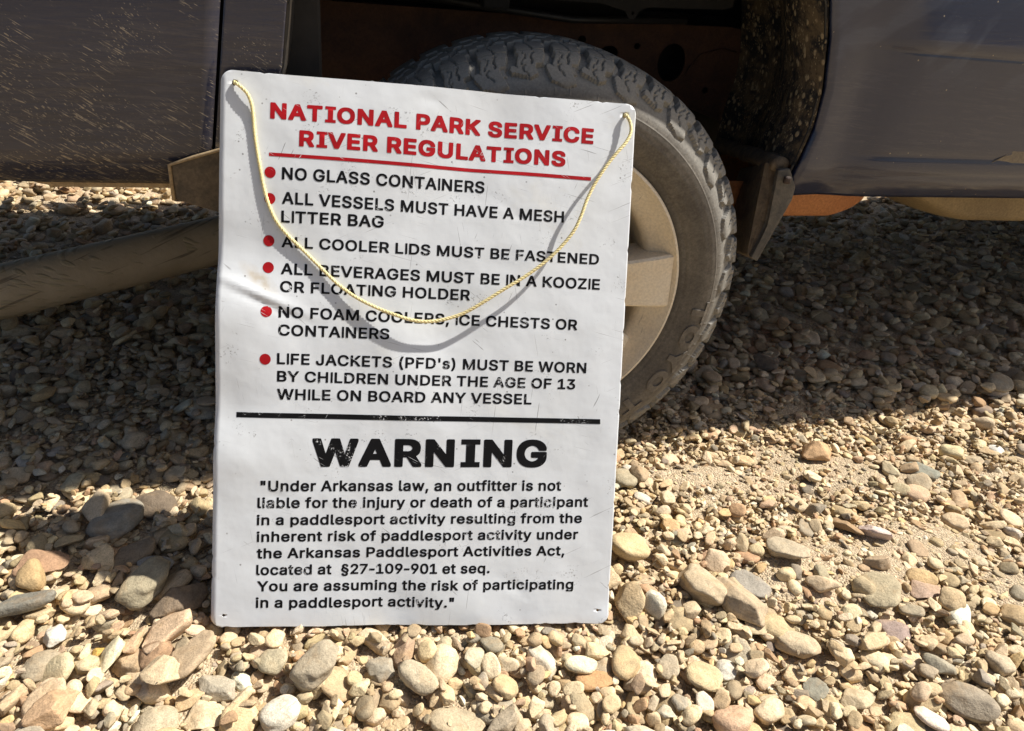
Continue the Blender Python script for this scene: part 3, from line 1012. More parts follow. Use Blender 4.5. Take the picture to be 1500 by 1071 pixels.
def side_panel(side, far_x, name, mat, zlo):
    nz, nx = 74, 60
    zz = np.linspace(zlo, 0.949, nz)
    V = []
    for z in zz:
        lx = lip_x(z, side)
        for s in np.linspace(0, 1, nx):
            x = lx + (far_x - lx) * s ** 1.3
            V.append((x, float(fender_y(x, z, side)), z))
    F = grid_faces(nz, nx)
    o = obj_from(name, V, F, mat)
    so = o.modifiers.new('thick', 'SOLIDIFY')
    so.thickness = 0.012
    so.offset = -1 if side > 0 else 1
    return tp(o)


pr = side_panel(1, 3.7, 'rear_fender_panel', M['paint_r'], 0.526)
# left: fender strip next to the arch, then the bumper side beyond the seam
def strip_panel(xa, xb, name, mat, zlo, ztop=0.949, nx=30):
    nz = 60
    V = []
    for z in np.linspace(zlo, ztop, nz):
        a, b = xa(z), xb(z)
        for s in np.linspace(0, 1, nx):
            x = a + (b - a) * s
            V.append((x, float(fender_y(x, z, -1)), z))
    o = obj_from(name, V, grid_faces(nz, nx), mat)
    so = o.modifiers.new('thick', 'SOLIDIFY')
    so.thickness = 0.012
    so.offset = -1
    return tp(o)


seam = lambda z: -0.435 - 0.150 * (0.777 - z)
strip_panel(lambda z: seam(z) + 0.0022, lambda z: lip_x(z, -1), 'front_fender', M['paint_l'], 0.530)
strip_panel(lambda z: -1.55 + 0 * z, lambda z: seam(z) - 0.0022, 'bumper_side', M['paint_l'], 0.531, nx=60)
# grey rubber edge round the arch (front side)
pts = [(float(lip_x(z, -1)) + 0.003, float(fender_y(lip_x(z, -1), z, -1)) - 0.001, z) for z in np.linspace(0.56, 0.94, 30)]
V, F = tube(pts, 0.0042, 8)
tp(obj_from('arch_edge', V, F, M['edge']))
pts = [(float(lip_x(z, 1)) - 0.002, float(fender_y(lip_x(z, 1), z, 1)) + 0.002, z) for z in np.linspace(0.53, 0.94, 30)]
V, F = tube(pts, 0.0030, 8)
tp(obj_from('arch_edge', V, F, M['black_plastic']))

# rolled flange under the bumper side and under the rear panel
fx = np.linspace(-1.55, -0.522, 40)
Vf = []
for x in fx:
    y = float(fender_y(x, 0.531, -1))
    dz = 0.020 * min(1, max(0.0, (x + 0.745) / 0.05)) + 0.001
    zb = 0.533 - 0.012 * (x + 0.73) / 0.2 * (x > -0.73)
    Vf += [(x, y - 0.003, zb), (x, y + 0.002, 0.533 - dz), (x, y + 0.05, 0.533 - dz - 0.004), (x, y + 0.05, 0.540)]
Ff = []
for i in range(len(fx) - 1):
    for k in range(4):
        Ff.append((i * 4 + k, i * 4 + (k + 1) % 4, i * 4 + 4 + (k + 1) % 4, i * 4 + 4 + k))
Ff += [(3, 2, 1, 0), tuple((len(fx) - 1) * 4 + k for k in range(4))]
tp(obj_from('bumper_flange', Vf, Ff, M['flange'], shade=False))
fx = np.linspace(0.504, 3.7, 60)
Vf = []
for x in fx:
    y = float(fender_y(x, 0.527, 1))
    Vf += [(x, y - 0.004, 0.5295), (x, y - 0.003, 0.5235), (x, y + 0.06, 0.5215), (x, y + 0.06, 0.5275)]
Ff = []
for i in range(len(fx) - 1):
    for k in range(4):
        Ff.append((i * 4 + k, i * 4 + (k + 1) % 4, i * 4 + 4 + (k + 1) % 4, i * 4 + 4 + k))
Ff += [(3, 2, 1, 0), tuple((len(fx) - 1) * 4 + k for k in range(4))]
tp(obj_from('sill_flange', Vf, Ff, M['trim'], shade=False))

# muddy spat in front of the wheel
po = [(-0.522, 0.565), (-0.522, 0.515), (-0.462, 0.496), (-0.390, 0.478), (-0.365, 0.545), (-0.375, 0.615), (-0.455, 0.588)]
yy = lambda x, z: float(fender_y(x, 0.60, -1)) - 0.012
tp(obj_bm('wheel_spat', prism([(x, yy(x, z), z) for x, z in po], [(x, yy(x, z) + 0.05, z) for x, z in po], 0.003), M['spat']))

V, F = tube([(x, yy(x, z) - 0.001, z) for x, z in ((-0.523, 0.515), (-0.523, 0.565), (-0.490, 0.577), (-0.455, 0.588), (-0.375, 0.615))], 0.0026, 8)
tp(obj_from('spat_edge', V, F, M['flange']))
# arch top and the upper body
V = []
for z in np.linspace(0.952, 1.24, 12):
    for x in np.linspace(-1.55, 3.7, 80):
        sd = 1 if x > 0.06 else -1
        V.append((x, float(fender_y(x, z, 1) if sd > 0 else fender_y(x, z, -1)) - 0.0005, z))
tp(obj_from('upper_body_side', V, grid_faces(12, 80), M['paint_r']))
BW = 1.56                                          # width of the truck
YF = 1.20 + BW
for nm, c, s, mt, bv in (
        ('tailgate', (3.68, 1.20 + BW / 2, 0.86), (0.06, BW - 0.1, 0.66), 'paint_r', 0.015),
        ('hood', (-0.72, 1.18 + BW / 2, 1.20), (1.60, BW - 0.14, 0.06), 'paint_r', 0.02),
        ('cab', (1.25, 1.18 + BW / 2, 1.50), (2.0, BW - 0.30, 0.50), 'glass', 0.09),
        ('cab_roof', (1.30, 1.18 + BW / 2, 1.775), (1.75, BW - 0.36, 0.05), 'paint_r', 0.02),
        ('cab_floor', (2.20, 1.20 + BW / 2, 0.66), (3.0, BW - 0.12, 0.10), 'dark', 0.01),
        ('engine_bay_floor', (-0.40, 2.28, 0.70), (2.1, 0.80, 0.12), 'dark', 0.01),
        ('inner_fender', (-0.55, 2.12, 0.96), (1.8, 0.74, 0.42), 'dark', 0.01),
        ('gearbox', (1.20, 1.98, 0.52), (1.3, 0.30, 0.26), 'dark', 0.03),
        ('crossmember', (0.95, 1.20 + BW / 2, 0.545), (0.10, BW - 0.3, 0.07), 'rail', 0.01),
        ('seam_backing', (-0.62, 1.262, 0.745), (0.62, 0.05, 0.40), 'dark', 0.004),  # dark plate added behind the skin so no light shows through the seam
        ('firewall', (0.74, 1.18 + BW / 2, 0.90), (0.05, BW - 0.24, 0.56), 'dark', 0.005),
        ('far_body_side', (1.07, YF - 0.03, 0.88), (5.2, 0.06, 0.66), 'paint_r', 0.015)):
    tp(obj_bm(nm, box(c, s, bv), M[mt]))
tp(obj_bm('front_bumper', box((-1.56, 1.18 + BW / 2, 0.70), (0.10, BW - 0.55, 0.34), 0.03), M['black_plastic']))
# arch roof: closes the well above the tyre
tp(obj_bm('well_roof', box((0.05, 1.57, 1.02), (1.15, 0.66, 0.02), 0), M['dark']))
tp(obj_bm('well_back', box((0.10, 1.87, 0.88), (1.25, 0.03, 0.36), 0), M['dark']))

# liner: the arch curve swept inwards
prof = [(float(lip_x(z, 1)), z) for z in np.linspace(0.582, 0.949, 34)]
prof2 = [(float(lip_x(z, -1)), z) for z in np.linspace(0.949, 0.56, 34)]


def liner(profile, name, mat, ins):
    V = []
    ny = 26
    for i, (x, z) in enumerate(profile):
        for k in range(ny):
            s = k / (ny - 1)
            y = 1.196 + 0.47 * s
            bulge = 0.018 * math.sin(s * math.pi * 2.2) * ins + 0.006 * mnoise.noise(Vector((x * 9, y * 9, z * 9)))
            rib = -0.006 if 0.30 < s < 0.36 or 0.62 < s < 0.66 else 0
            V.append((x - ins * (0.004 + rib) - bulge + (0.135 if ins > 0 else 0.03) * s * ins, y, z + 0.002 - 0.10 * s * (1 if i < 1 else 0)))
    return tp(obj_from(name, V, grid_faces(len(profile), ny), mat))


liner(prof, 'wheel_well_liner', M['liner'], 1)
liner(prof2, 'wheel_well_liner', M['dark'], -1)

# liner foot: lumpy ledge where the mud flap hangs
Vl = []
nu_, nv_ = 22, 10
for i in range(nu_):
    s = i / (nu_ - 1)
    for k in range(nv_):
        a = 2 * math.pi * k / nv_
        px, py, pz = 0.485 + 0.125 * s, 1.215 + 0.40 * s, 0.580 - 0.065 * s
        r = 0.019 + 0.006 * mnoise.noise(Vector((s * 9, a, 1.3)))
        Vl.append((px + r * math.cos(a), py, pz + r * 0.8 * math.sin(a)))
Fl = []
for i in range(nu_ - 1):
    for k in range(nv_):
        Fl.append((i * nv_ + k, i * nv_ + (k + 1) % nv_, (i + 1) * nv_ + (k + 1) % nv_, (i + 1) * nv_ + k))
Fl += [tuple(range(nv_))[::-1], tuple(range((nu_ - 1) * nv_, nu_ * nv_))]
tp(obj_from('liner_foot', Vl, Fl, M['flapmud']))

# mud flap: textured face towards the wheel, thick pale edge towards the camera
fa = [(0.578, 1.47, 0.500), (0.466, 1.235, 0.578), (0.480, 1.215, 0.520), (0.458, 1.205, 0.412), (0.500, 1.30, 0.380), (0.560, 1.46, 0.385)]
fb = [(0.600, 1.48, 0.500), (0.492, 1.225, 0.580), (0.512, 1.208, 0.522), (0.472, 1.200, 0.402), (0.515, 1.31, 0.370), (0.582, 1.47, 0.380)]
flap = tp(obj_bm('mud_flap', prism(fa, fb, 0.003), M['flapmud']))
edge = [(0.472, 1.199, 0.574), (0.493, 1.196, 0.578), (0.514, 1.194, 0.545), (0.514, 1.193, 0.522), (0.474, 1.190, 0.403), (0.460, 1.192, 0.410), (0.480, 1.195, 0.473)]
tp(obj_bm('mud_flap_edge', prism(edge, [(x, y + 0.010, z) for x, y, z in edge], 0.002), M['flapedge']))
bl = obj_bm('mud_flap_bolt', box((0.486, 1.187, 0.560), (0.014, 0.010, 0.014), 0.004), M['iron'])
tp(bl)


def plate_with_holes(name, outline, holes, thick, mat, loc, rot):
    cu = bpy.data.curves.new(name, 'CURVE')
    cu.dimensions = '2D'
    cu.fill_mode = 'BOTH'
    cu.extrude = thick / 2
    for ring in [outline] + holes:
        sp = cu.splines.new('POLY')
        sp.points.add(len(ring) - 1)
        for p, q in zip(sp.points, ring):
            p.co = (q[0], q[1], 0, 1)
        sp.use_cyclic_u = True
    tmp = bpy.data.objects.new('tmp', cu)
    me = bpy.data.meshes.new_from_object(tmp)
    bpy.data.objects.remove(tmp)
    me.materials.clear()
    me.materials.append(mat)
    me.transform(Matrix.LocRotScale(Vector(loc), Euler(rot), None))
    o = bpy.data.objects.new(name, me)
    C.objects.link(o)
    return o


def ring(cx, cy, rx, ry, n=32):
    return [(cx + rx * math.cos(2 * math.pi * k / n), cy + ry * math.sin(2 * math.pi * k / n)) for k in range(n)]


rail = plate_with_holes('frame_rail', [(-1.6, 0.600), (0.40, 0.595), (0.525, 0.587), (0.70, 0.535), (2.6, 0.53), (2.6, 0.70), (0.9, 0.73), (0.60, 0.760), (0.32, 0.752), (-1.6, 0.735)],
                        [ring(0.474, 0.678, 0.034, 0.040), ring(0.384, 0.707, 0.0075, 0.0065, 16), ring(0.321, 0.690, 0.021, 0.014, 20),
                         ring(0.254, 0.712, 0.009, 0.008, 16), ring(0.573, 0.624, 0.008, 0.007, 16)], 0.005, M['rail'], (0, 1.675, 0), (R(90), 0, 0))
tp(rail)
tp(obj_bm('frame_rail_flange', box((-0.15, 1.705, 0.742), (1.4, 0.06, 0.006), 0.001), M['rail']))
tp(obj_bm('frame_backing', box((0.16, 1.80, 0.56), (1.10, 0.02, 0.42), 0), M['dark']))
V, F = tube([(0.46, 1.668, 0.66), (0.468, 1.668, 0.68), (0.49, 1.667, 0.71), (0.54, 1.668, 0.725), (0.58, 1.669, 0.72)], 0.002, 6)
tp(obj_from('brake_line', [(v[0] + 0.05, v[1], v[2] - 0.01) for v in V], F, M['rail']))
# pinched inner rail with its little tab above the tyre
tab = [(-0.30, 0.815), (-0.30, 0.783), (0.213, 0.795), (0.264, 0.785), (0.274, 0.773), (0.286, 0.773), (0.293, 0.787), (0.311, 0.795), (0.472, 0.803), (0.490, 0.808), (0.490, 0.835)]
tabo = plate_with_holes('inner_rail', tab, [ring(0.280, 0.783, 0.003, 0.003, 10)], 0.004, M['dark'], (0, 1.50, 0), (R(90), 0, 0))
tp(tabo)
tp(obj_bm('hose_clamp', box((0.015, 1.52, 0.785), (0.05, 0.03, 0.03), 0.004), M['dark']))
V, F = tube([(-0.6, 1.60, 0.80), (-0.3, 1.62, 0.79), (0.0, 1.62, 0.765), (0.2, 1.60, 0.755), (0.45, 1.60, 0.77)], 0.007, 10)
tp(obj_from('hose', V, F, M['black_plastic']))

# strap of the side step, at the right
st = [(1.08, 0.672), (0.98, 0.622), (0.904, 0.580), (0.900, 0.562), (0.896, 0.523), (0.964, 0.523), (0.968, 0.545), (0.976, 0.568), (1.002, 0.583), (1.08, 0.622)]
tp(obj_bm('step_bracket', prism([(x, float(fender_y(x, z, 1)) - 0.012, z) for x, z in st], [(x, float(fender_y(x, z, 1)) + 0.010, z) for x, z in st], 0.003), M['trim']))
# tank, bent shield and the long round tube seen under the body
nt_, ns_ = 40, 18
V = []
for i in range(nt_):
    x = 0.80 + 1.3 * i / (nt_ - 1)
    drop_ = 0.140 * float(smooth(0.78, 1.16, np.float64(x))) ** 0.8
    for k in range(ns_):
        a = math.pi * k / (ns_ - 1)
        y = 1.60 - 0.27 * math.cos(a)
        s = abs(math.sin(a)) ** 0.22
        V.append((x, y, 0.540 - drop_ * s + 0.004 * mnoise.noise(Vector((x * 6, y * 6, 0)))))
tp(obj_from('fuel_tank', V, grid_faces(nt_, ns_), M['tank']))
V = []
for i in range(30):
    x = 0.40 + 0.463 * i / 29
    e = max(0.0, (x - 0.77) / 0.093)
    for k in range(12):
        a = math.pi * k / 11
        V.append((x, 1.50 - 0.12 * math.cos(a), 0.50 - (0.092 * math.sqrt(max(0, 1 - e * e))) * abs(math.sin(a)) ** 0.22))
tp(obj_from('skid_plate', V, grid_faces(30, 12), M['orange']))
p0, p1 = Vector((-1.097, 1.45, 0.235)), Vector((-0.731, 1.75, 0.241))
d = (p1 - p0)
path = [p0 + d * s for s in np.linspace(-0.75, 2.2, 40)]
V, F = tube(path, 0.058, 32)
tp(obj_from('axle_tube', V, F, M['tube']), True)
dn = d.normalized()
V, F = tube([p + Vector((0.0, -0.043, -0.028)) + dn * 0.0 for p in path], 0.011, 8)
tp(obj_from('tube_seam', V, F, M['tube']), True)

# ------------------------------------------------------------------ wheel
WR = 0.373
wheel = bpy.data.objects.new('wheel', None)
C.objects.link(wheel)
wheel.location = (0.046, 1.210, 0.342)
wheel.scale = (1.078, 1.0, 1.078)
wheel.rotation_euler = (0, 0, R(-3.5))
wheel.parent = truck
wheel.matrix_parent_inverse = TINV
RIM_R = 0.236
# tyre section, from the bead at the outer face over the tread to the bead at the inner face: (radius, y)
sec = [(0.246, 0.012), (0.251, 0.002), (0.257, -0.003), (0.262, -0.003), (0.266, -0.006), (0.277, -0.013), (0.292, -0.0180), (0.308, -0.0185), (0.322, -0.013),
       (0.334, -0.004), (0.345, 0.007), (0.354, 0.019), (0.360, 0.031), (0.3635, 0.045), (0.366, 0.08), (0.367, 0.13), (0.366, 0.18), (0.3635, 0.213),
       (0.360, 0.227), (0.350, 0.245), (0.325, 0.27), (0.29, 0.278), (0.25, 0.262), (0.232, 0.25)]
# resample
sec = np.array(sec)
dl = np.concatenate([[0], np.cumsum(np.hypot(*np.diff(sec, axis=0).T))])
tt = np.concatenate([np.linspace(0, 0.075, 26)[:-1], np.linspace(0.075, 0.20, 72)[:-1], np.linspace(0.20, 0.33, 40)[:-1], np.linspace(0.33, dl[-1], 18)])
sr = np.interp(tt, dl, sec[:, 0])
sy = np.interp(tt, dl, sec[:, 1])
for _ in range(2):
    sr[1:-1] = (sr[:-2] + 2 * sr[1:-1] + sr[2:]) / 4
    sy[1:-1] = (sy[:-2] + 2 * sy[1:-1] + sy[2:]) / 4
tg = np.stack([np.gradient(sr), np.gradient(sy)], -1)
tg /= np.linalg.norm(tg, axis=1)[:, None]
nr, nyv = -tg[:, 1], tg[:, 0]
flip = np.sign(nr * (sr - 0.30) + nyv * (sy - 0.13))
nr, nyv = nr * flip, nyv * flip
NA = 1440
th = np.arange(NA) * 2 * math.pi / NA
NLUG = 42


def lug_height(th, s):
    """raised tread: th angle, s distance along the section"""
    h = np.zeros_like(th + s)
    u = (th / (2 * math.pi) * NLUG) % 1.0
    k = np.floor(th / (2 * math.pi) * NLUG).astype(int)
    odd = (k % 2)
    # side lugs: hooked blocks with a stepped, zig-zag flank, long and short in turn
    w1 = np.abs(((s - 0.098) / 0.022) % 2.0 - 1.0)
    step = np.where(s > 0.126, 0.16, 0.0)
    uu = (u + 0.16 * w1 + step) % 1.0
    s_end = np.where(odd == 0, 0.092, 0.106) + 0.010 * np.abs(uu - 0.5) * 2
    side = (s > s_end) & (s < 0.1500) & (uu > 0.24) & (uu < 0.97)
    h = np.where(side, 1.0, h)
    low = (s > 0.112) & (s < 0.150) & (uu > 0.10) & (uu <= 0.24) & (odd == 0)
    h = np.where(low, 0.5, h)
    # sipes
    zz = 0.03 * np.clip(3 * np.sin(s * 330), -1, 1)
    sipe = (np.abs(uu - 0.58 - zz) < 0.026) & (s > 0.108) & (s < 0.146)
    h = np.where(sipe, 0.5, h)
    sipe2 = (np.abs(uu - 0.80 + zz) < 0.018) & (s > 0.122) & (s < 0.146)
    h = np.where(sipe2, 0.6, h)
    # shoulder blocks beyond the parting line
    u3 = (u + 0.34) % 1.0
    blk = (s >= 0.1522) & (s < 0.190) & (((u3 + 0.10 * (s > 0.172)) % 1.0) > 0.24)
    h = np.where(blk, 1.0, h)
    sp2 = (np.abs(u3 - 0.62 - 3.0 * (s - 0.17)) < 0.025) & blk
    h = np.where(sp2, 0.6, h)
    # middle ribs with zig-zag grooves
    z2 = 0.006 * np.where(((u * 2) % 1) > 0.5, 1, -1)
    mid = (s >= 0.198 + z2) & (s < 0.232 + z2) & (((u * 1.0 + 0.3 + s * 8) % 1.0) > 0.14)
    mid2 = (s >= 0.240 + z2) & (s < 0.272 + z2) & (((u + 0.8 - s * 8) % 1.0) > 0.14)
    inn = (s >= 0.280) & (s < 0.325) & (((u + 0.1) % 1.0) > 0.17)
    return np.where(mid | mid2 | inn, 1.0, h)


TH, SS = np.meshgrid(th, tt, indexing='ij')
HH = lug_height(TH, SS)
# soften a touch along the tread so edges catch light
HH = (np.roll(HH, 1, 0) + 14 * HH + np.roll(HH, -1, 0)) / 16
amp = np.interp(tt, [0, 0.088, 0.100, 0.125, 0.14, 0.36, 0.38], [0, 0.0, 0.0050, 0.0085, 0.0105, 0.0105, 0])
D = HH * amp[None, :]
# thin raised rings on the sidewall
for s0, hgt, wd in ((0.022, 0.0012, 0.0012), (0.030, 0.0010, 0.001), (0.044, 0.0006, 0.0009), (0.078, 0.0010, 0.0010), (0.0830, 0.0006, 0.0008)):
    D += hgt * np.exp(-((tt - s0) / wd) ** 2)[None, :]
# scattered fine radial lines, as on the real sidewall
rad_lines = (np.abs(((TH / (2 * math.pi) * 92) % 1.0) - 0.5) < 0.03) & (SS > 0.083) & (SS < 0.094)
D += 0.0006 * rad_lines
for s0, hgt in ((0.052, 0.0007), (0.060, 0.0008), (0.068, 0.0007)):
    D += hgt * np.exp(-((tt - s0) / 0.0008) ** 2)[None, :] * (np.sin(TH * 3 + s0 * 90) > -0.3)
RR = sr[None, :] + nr[None, :] * D
YY = sy[None, :] + nyv[None, :] * D
# slight flattening where the weight rests
Vt = np.stack([RR * np.cos(TH), YY, RR * np.sin(TH)], -1)
Vt[..., 2] = np.maximum(Vt[..., 2], -WR + 0.001)
nS = len(tt)
ia = np.arange(NA)
aa = (ia[:, None] * nS + np.arange(nS - 1)[None, :])
bb = (((ia + 1) % NA)[:, None] * nS + np.arange(nS - 1)[None, :])
Ft = np.stack([aa, bb, bb + 1, aa + 1], -1).reshape(-1, 4)
me = bpy.data.meshes.new('tyre')
me.vertices.add(NA * nS)
me.vertices.foreach_set('co', Vt.astype(np.float32).ravel())
me.loops.add(Ft.size)
me.loops.foreach_set('vertex_index', Ft.astype(np.int32).ravel())
me.polygons.add(len(Ft))
me.polygons.foreach_set('loop_start', np.arange(0, Ft.size, 4, dtype=np.int32))
me.update(calc_edges=True)
me.validate()
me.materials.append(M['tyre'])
me.polygons.foreach_set('use_smooth', [True] * len(me.polygons))
me.set_sharp_from_angle(angle=R(38))
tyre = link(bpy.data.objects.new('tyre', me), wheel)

# rim: lip, barrel
rp = [(0.2520, 0.016), (0.2535, 0.004), (0.2515, -0.003), (0.2475, -0.004), (0.2450, 0.000), (0.2410, 0.006), (0.2330, 0.016), (0.2240, 0.024), (0.214, 0.031), (0.207, 0.038), (0.205, 0.05), (0.203, 0.16), (0.22, 0.24), (0.250, 0.25), (0.251, 0.24)]
rp = np.array(rp)
V = []
NR = 120
for i in range(NR):
    a = 2 * math.pi * i / NR
    for r, y in rp:
        V.append((r * math.cos(a), y, r * math.sin(a)))
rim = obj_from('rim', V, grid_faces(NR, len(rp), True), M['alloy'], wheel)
sharp(rim, 40)


def spoke_mesh(ang):
    """one broad cast spoke from hub to lip, boxy, with a flat face"""
    prof_r = [0.045, 0.080, 0.125, 0.165, 0.205, 0.232, 0.2445]
    half = [0.034, 0.036, 0.039, 0.042, 0.0455, 0.048, 0.049]
    yf = [0.010, 0.006, 0.004, 0.002, 0.000, 0.000, 0.001]
    yb = [0.085, 0.085, 0.085, 0.080, 0.080, 0.070, 0.060]
    V, F = [], []
    for r, h, a, b in zip(prof_r, half, yf, yb):
        bev = 0.004
        ringp = [(-h, b), (-h, a + bev), (-h + bev, a), (h - bev, a), (h, a + bev), (h, b)]
        for t_, y in ringp:
            # curve the end to follow the lip
            rr = math.sqrt(max(r * r - t_ * t_ * (r / 0.2445) ** 2, 0.0)) if r > 0.19 else r
            V.append((rr, y, t_))
    n = 6
    for i in range(len(prof_r) - 1):
        for k in range(n):
            F.append((i * n + k, i * n + (k + 1) % n, (i + 1) * n + (k + 1) % n, (i + 1) * n + k))
    F += [tuple(range(n))[::-1], tuple(range((len(prof_r) - 1) * n, len(prof_r) * n))]
    c, s = math.cos(ang), math.sin(ang)
    return [(x * c - z * s, y, x * s + z * c) for x, y, z in V], F


for k in range(3):
    V, F = spoke_mesh(R(5.0 + 120 * k))
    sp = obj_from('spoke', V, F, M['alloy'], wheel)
    sharp(sp, 30)
V = []
hp = [(0.0, -0.004), (0.030, -0.004), (0.036, 0.0), (0.038, 0.012), (0.062, 0.014), (0.066, 0.022), (0.066, 0.09)]
for i in range(48):
    a = 2 * math.pi * i / 48
    for r, y in hp:
        V.append((r * math.cos(a), y, r * math.sin(a)))
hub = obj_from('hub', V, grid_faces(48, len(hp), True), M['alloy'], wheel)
sharp(hub, 40)
for k in range(6):
    a = R(28.5 + 60 * k)
    bm = bmesh.new()
    bmesh.ops.create_cone(bm, cap_ends=True, segments=6, radius1=0.010, radius2=0.009, depth=0.02)
    bm.transform(Matrix.Translation((0.051 * math.cos(a), 0.010, 0.051 * math.sin(a))) @ Matrix.Rotation(R(90), 4, 'X'))
    obj_bm('lug_nut', bm, M['iron'], wheel)
# dished webs between the three proud spokes
for k in range(3):
    V = []
    for i in range(25):
        for j, r_ in enumerate(np.linspace(0.05, 0.2075, 9)):
            e = 0.030 if k != 1 else 0.030
            half_a = R(19 if k == 0 else 12)
            a = R((-50 if k == 0 else -54) + 120 * k) + half_a * (i / 12 - 1)
            V.append((r_ * math.cos(a), 0.036 + 0.010 * abs(i / 12 - 1) ** 4, r_ * math.sin(a)))
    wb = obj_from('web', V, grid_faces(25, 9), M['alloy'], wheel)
    so = wb.modifiers.new('thick', 'SOLIDIFY')
    so.thickness = 0.04
    so.offset = -1
# brake disc and valve
bm = bmesh.new()
bmesh.ops.create_cone(bm, cap_ends=True, segments=40, radius1=0.165, radius2=0.165, depth=0.02)
bm.transform(Matrix.Translation((0, 0.13, 0)) @ Matrix.Rotation(R(90), 4, 'X'))
obj_bm('brake_disc', bm, M['dark'], wheel)
va = R(-42)
V, F = tube([(q * math.cos(va), y, q * math.sin(va)) for q, y in ((0.186, 0.045), (0.184, 0.030), (0.183, 0.016), (0.183, 0.010))], [0.0078, 0.0070, 0.0065, 0.0045], 12)
obj_from('valve', V, F, M['black_plastic'], wheel)
# weight web behind the spokes (the pale cast dish seen low on the right)
V = []
for i in range(61):
    a = 2 * math.pi * i / 60
    for r, y in ((0.177, 0.16), (0.160, 0.165), (0.150, 0.18)):
        V.append((r * math.cos(a), y, r * math.sin(a)))
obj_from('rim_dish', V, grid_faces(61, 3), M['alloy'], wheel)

# the other three wheels, copies of the first with all their pieces
def copy_wheel(loc, turn):
    w2 = wheel.copy()
    C.objects.link(w2)
    w2.location = loc
    w2.rotation_euler = (0, 0, turn)
    for ch in list(wheel.children):
        c2 = ch.copy()
        C.objects.link(c2)
        c2.parent = w2
        for gch in ch.children:
            g2 = gch.copy()
            C.objects.link(g2)
            g2.parent = c2


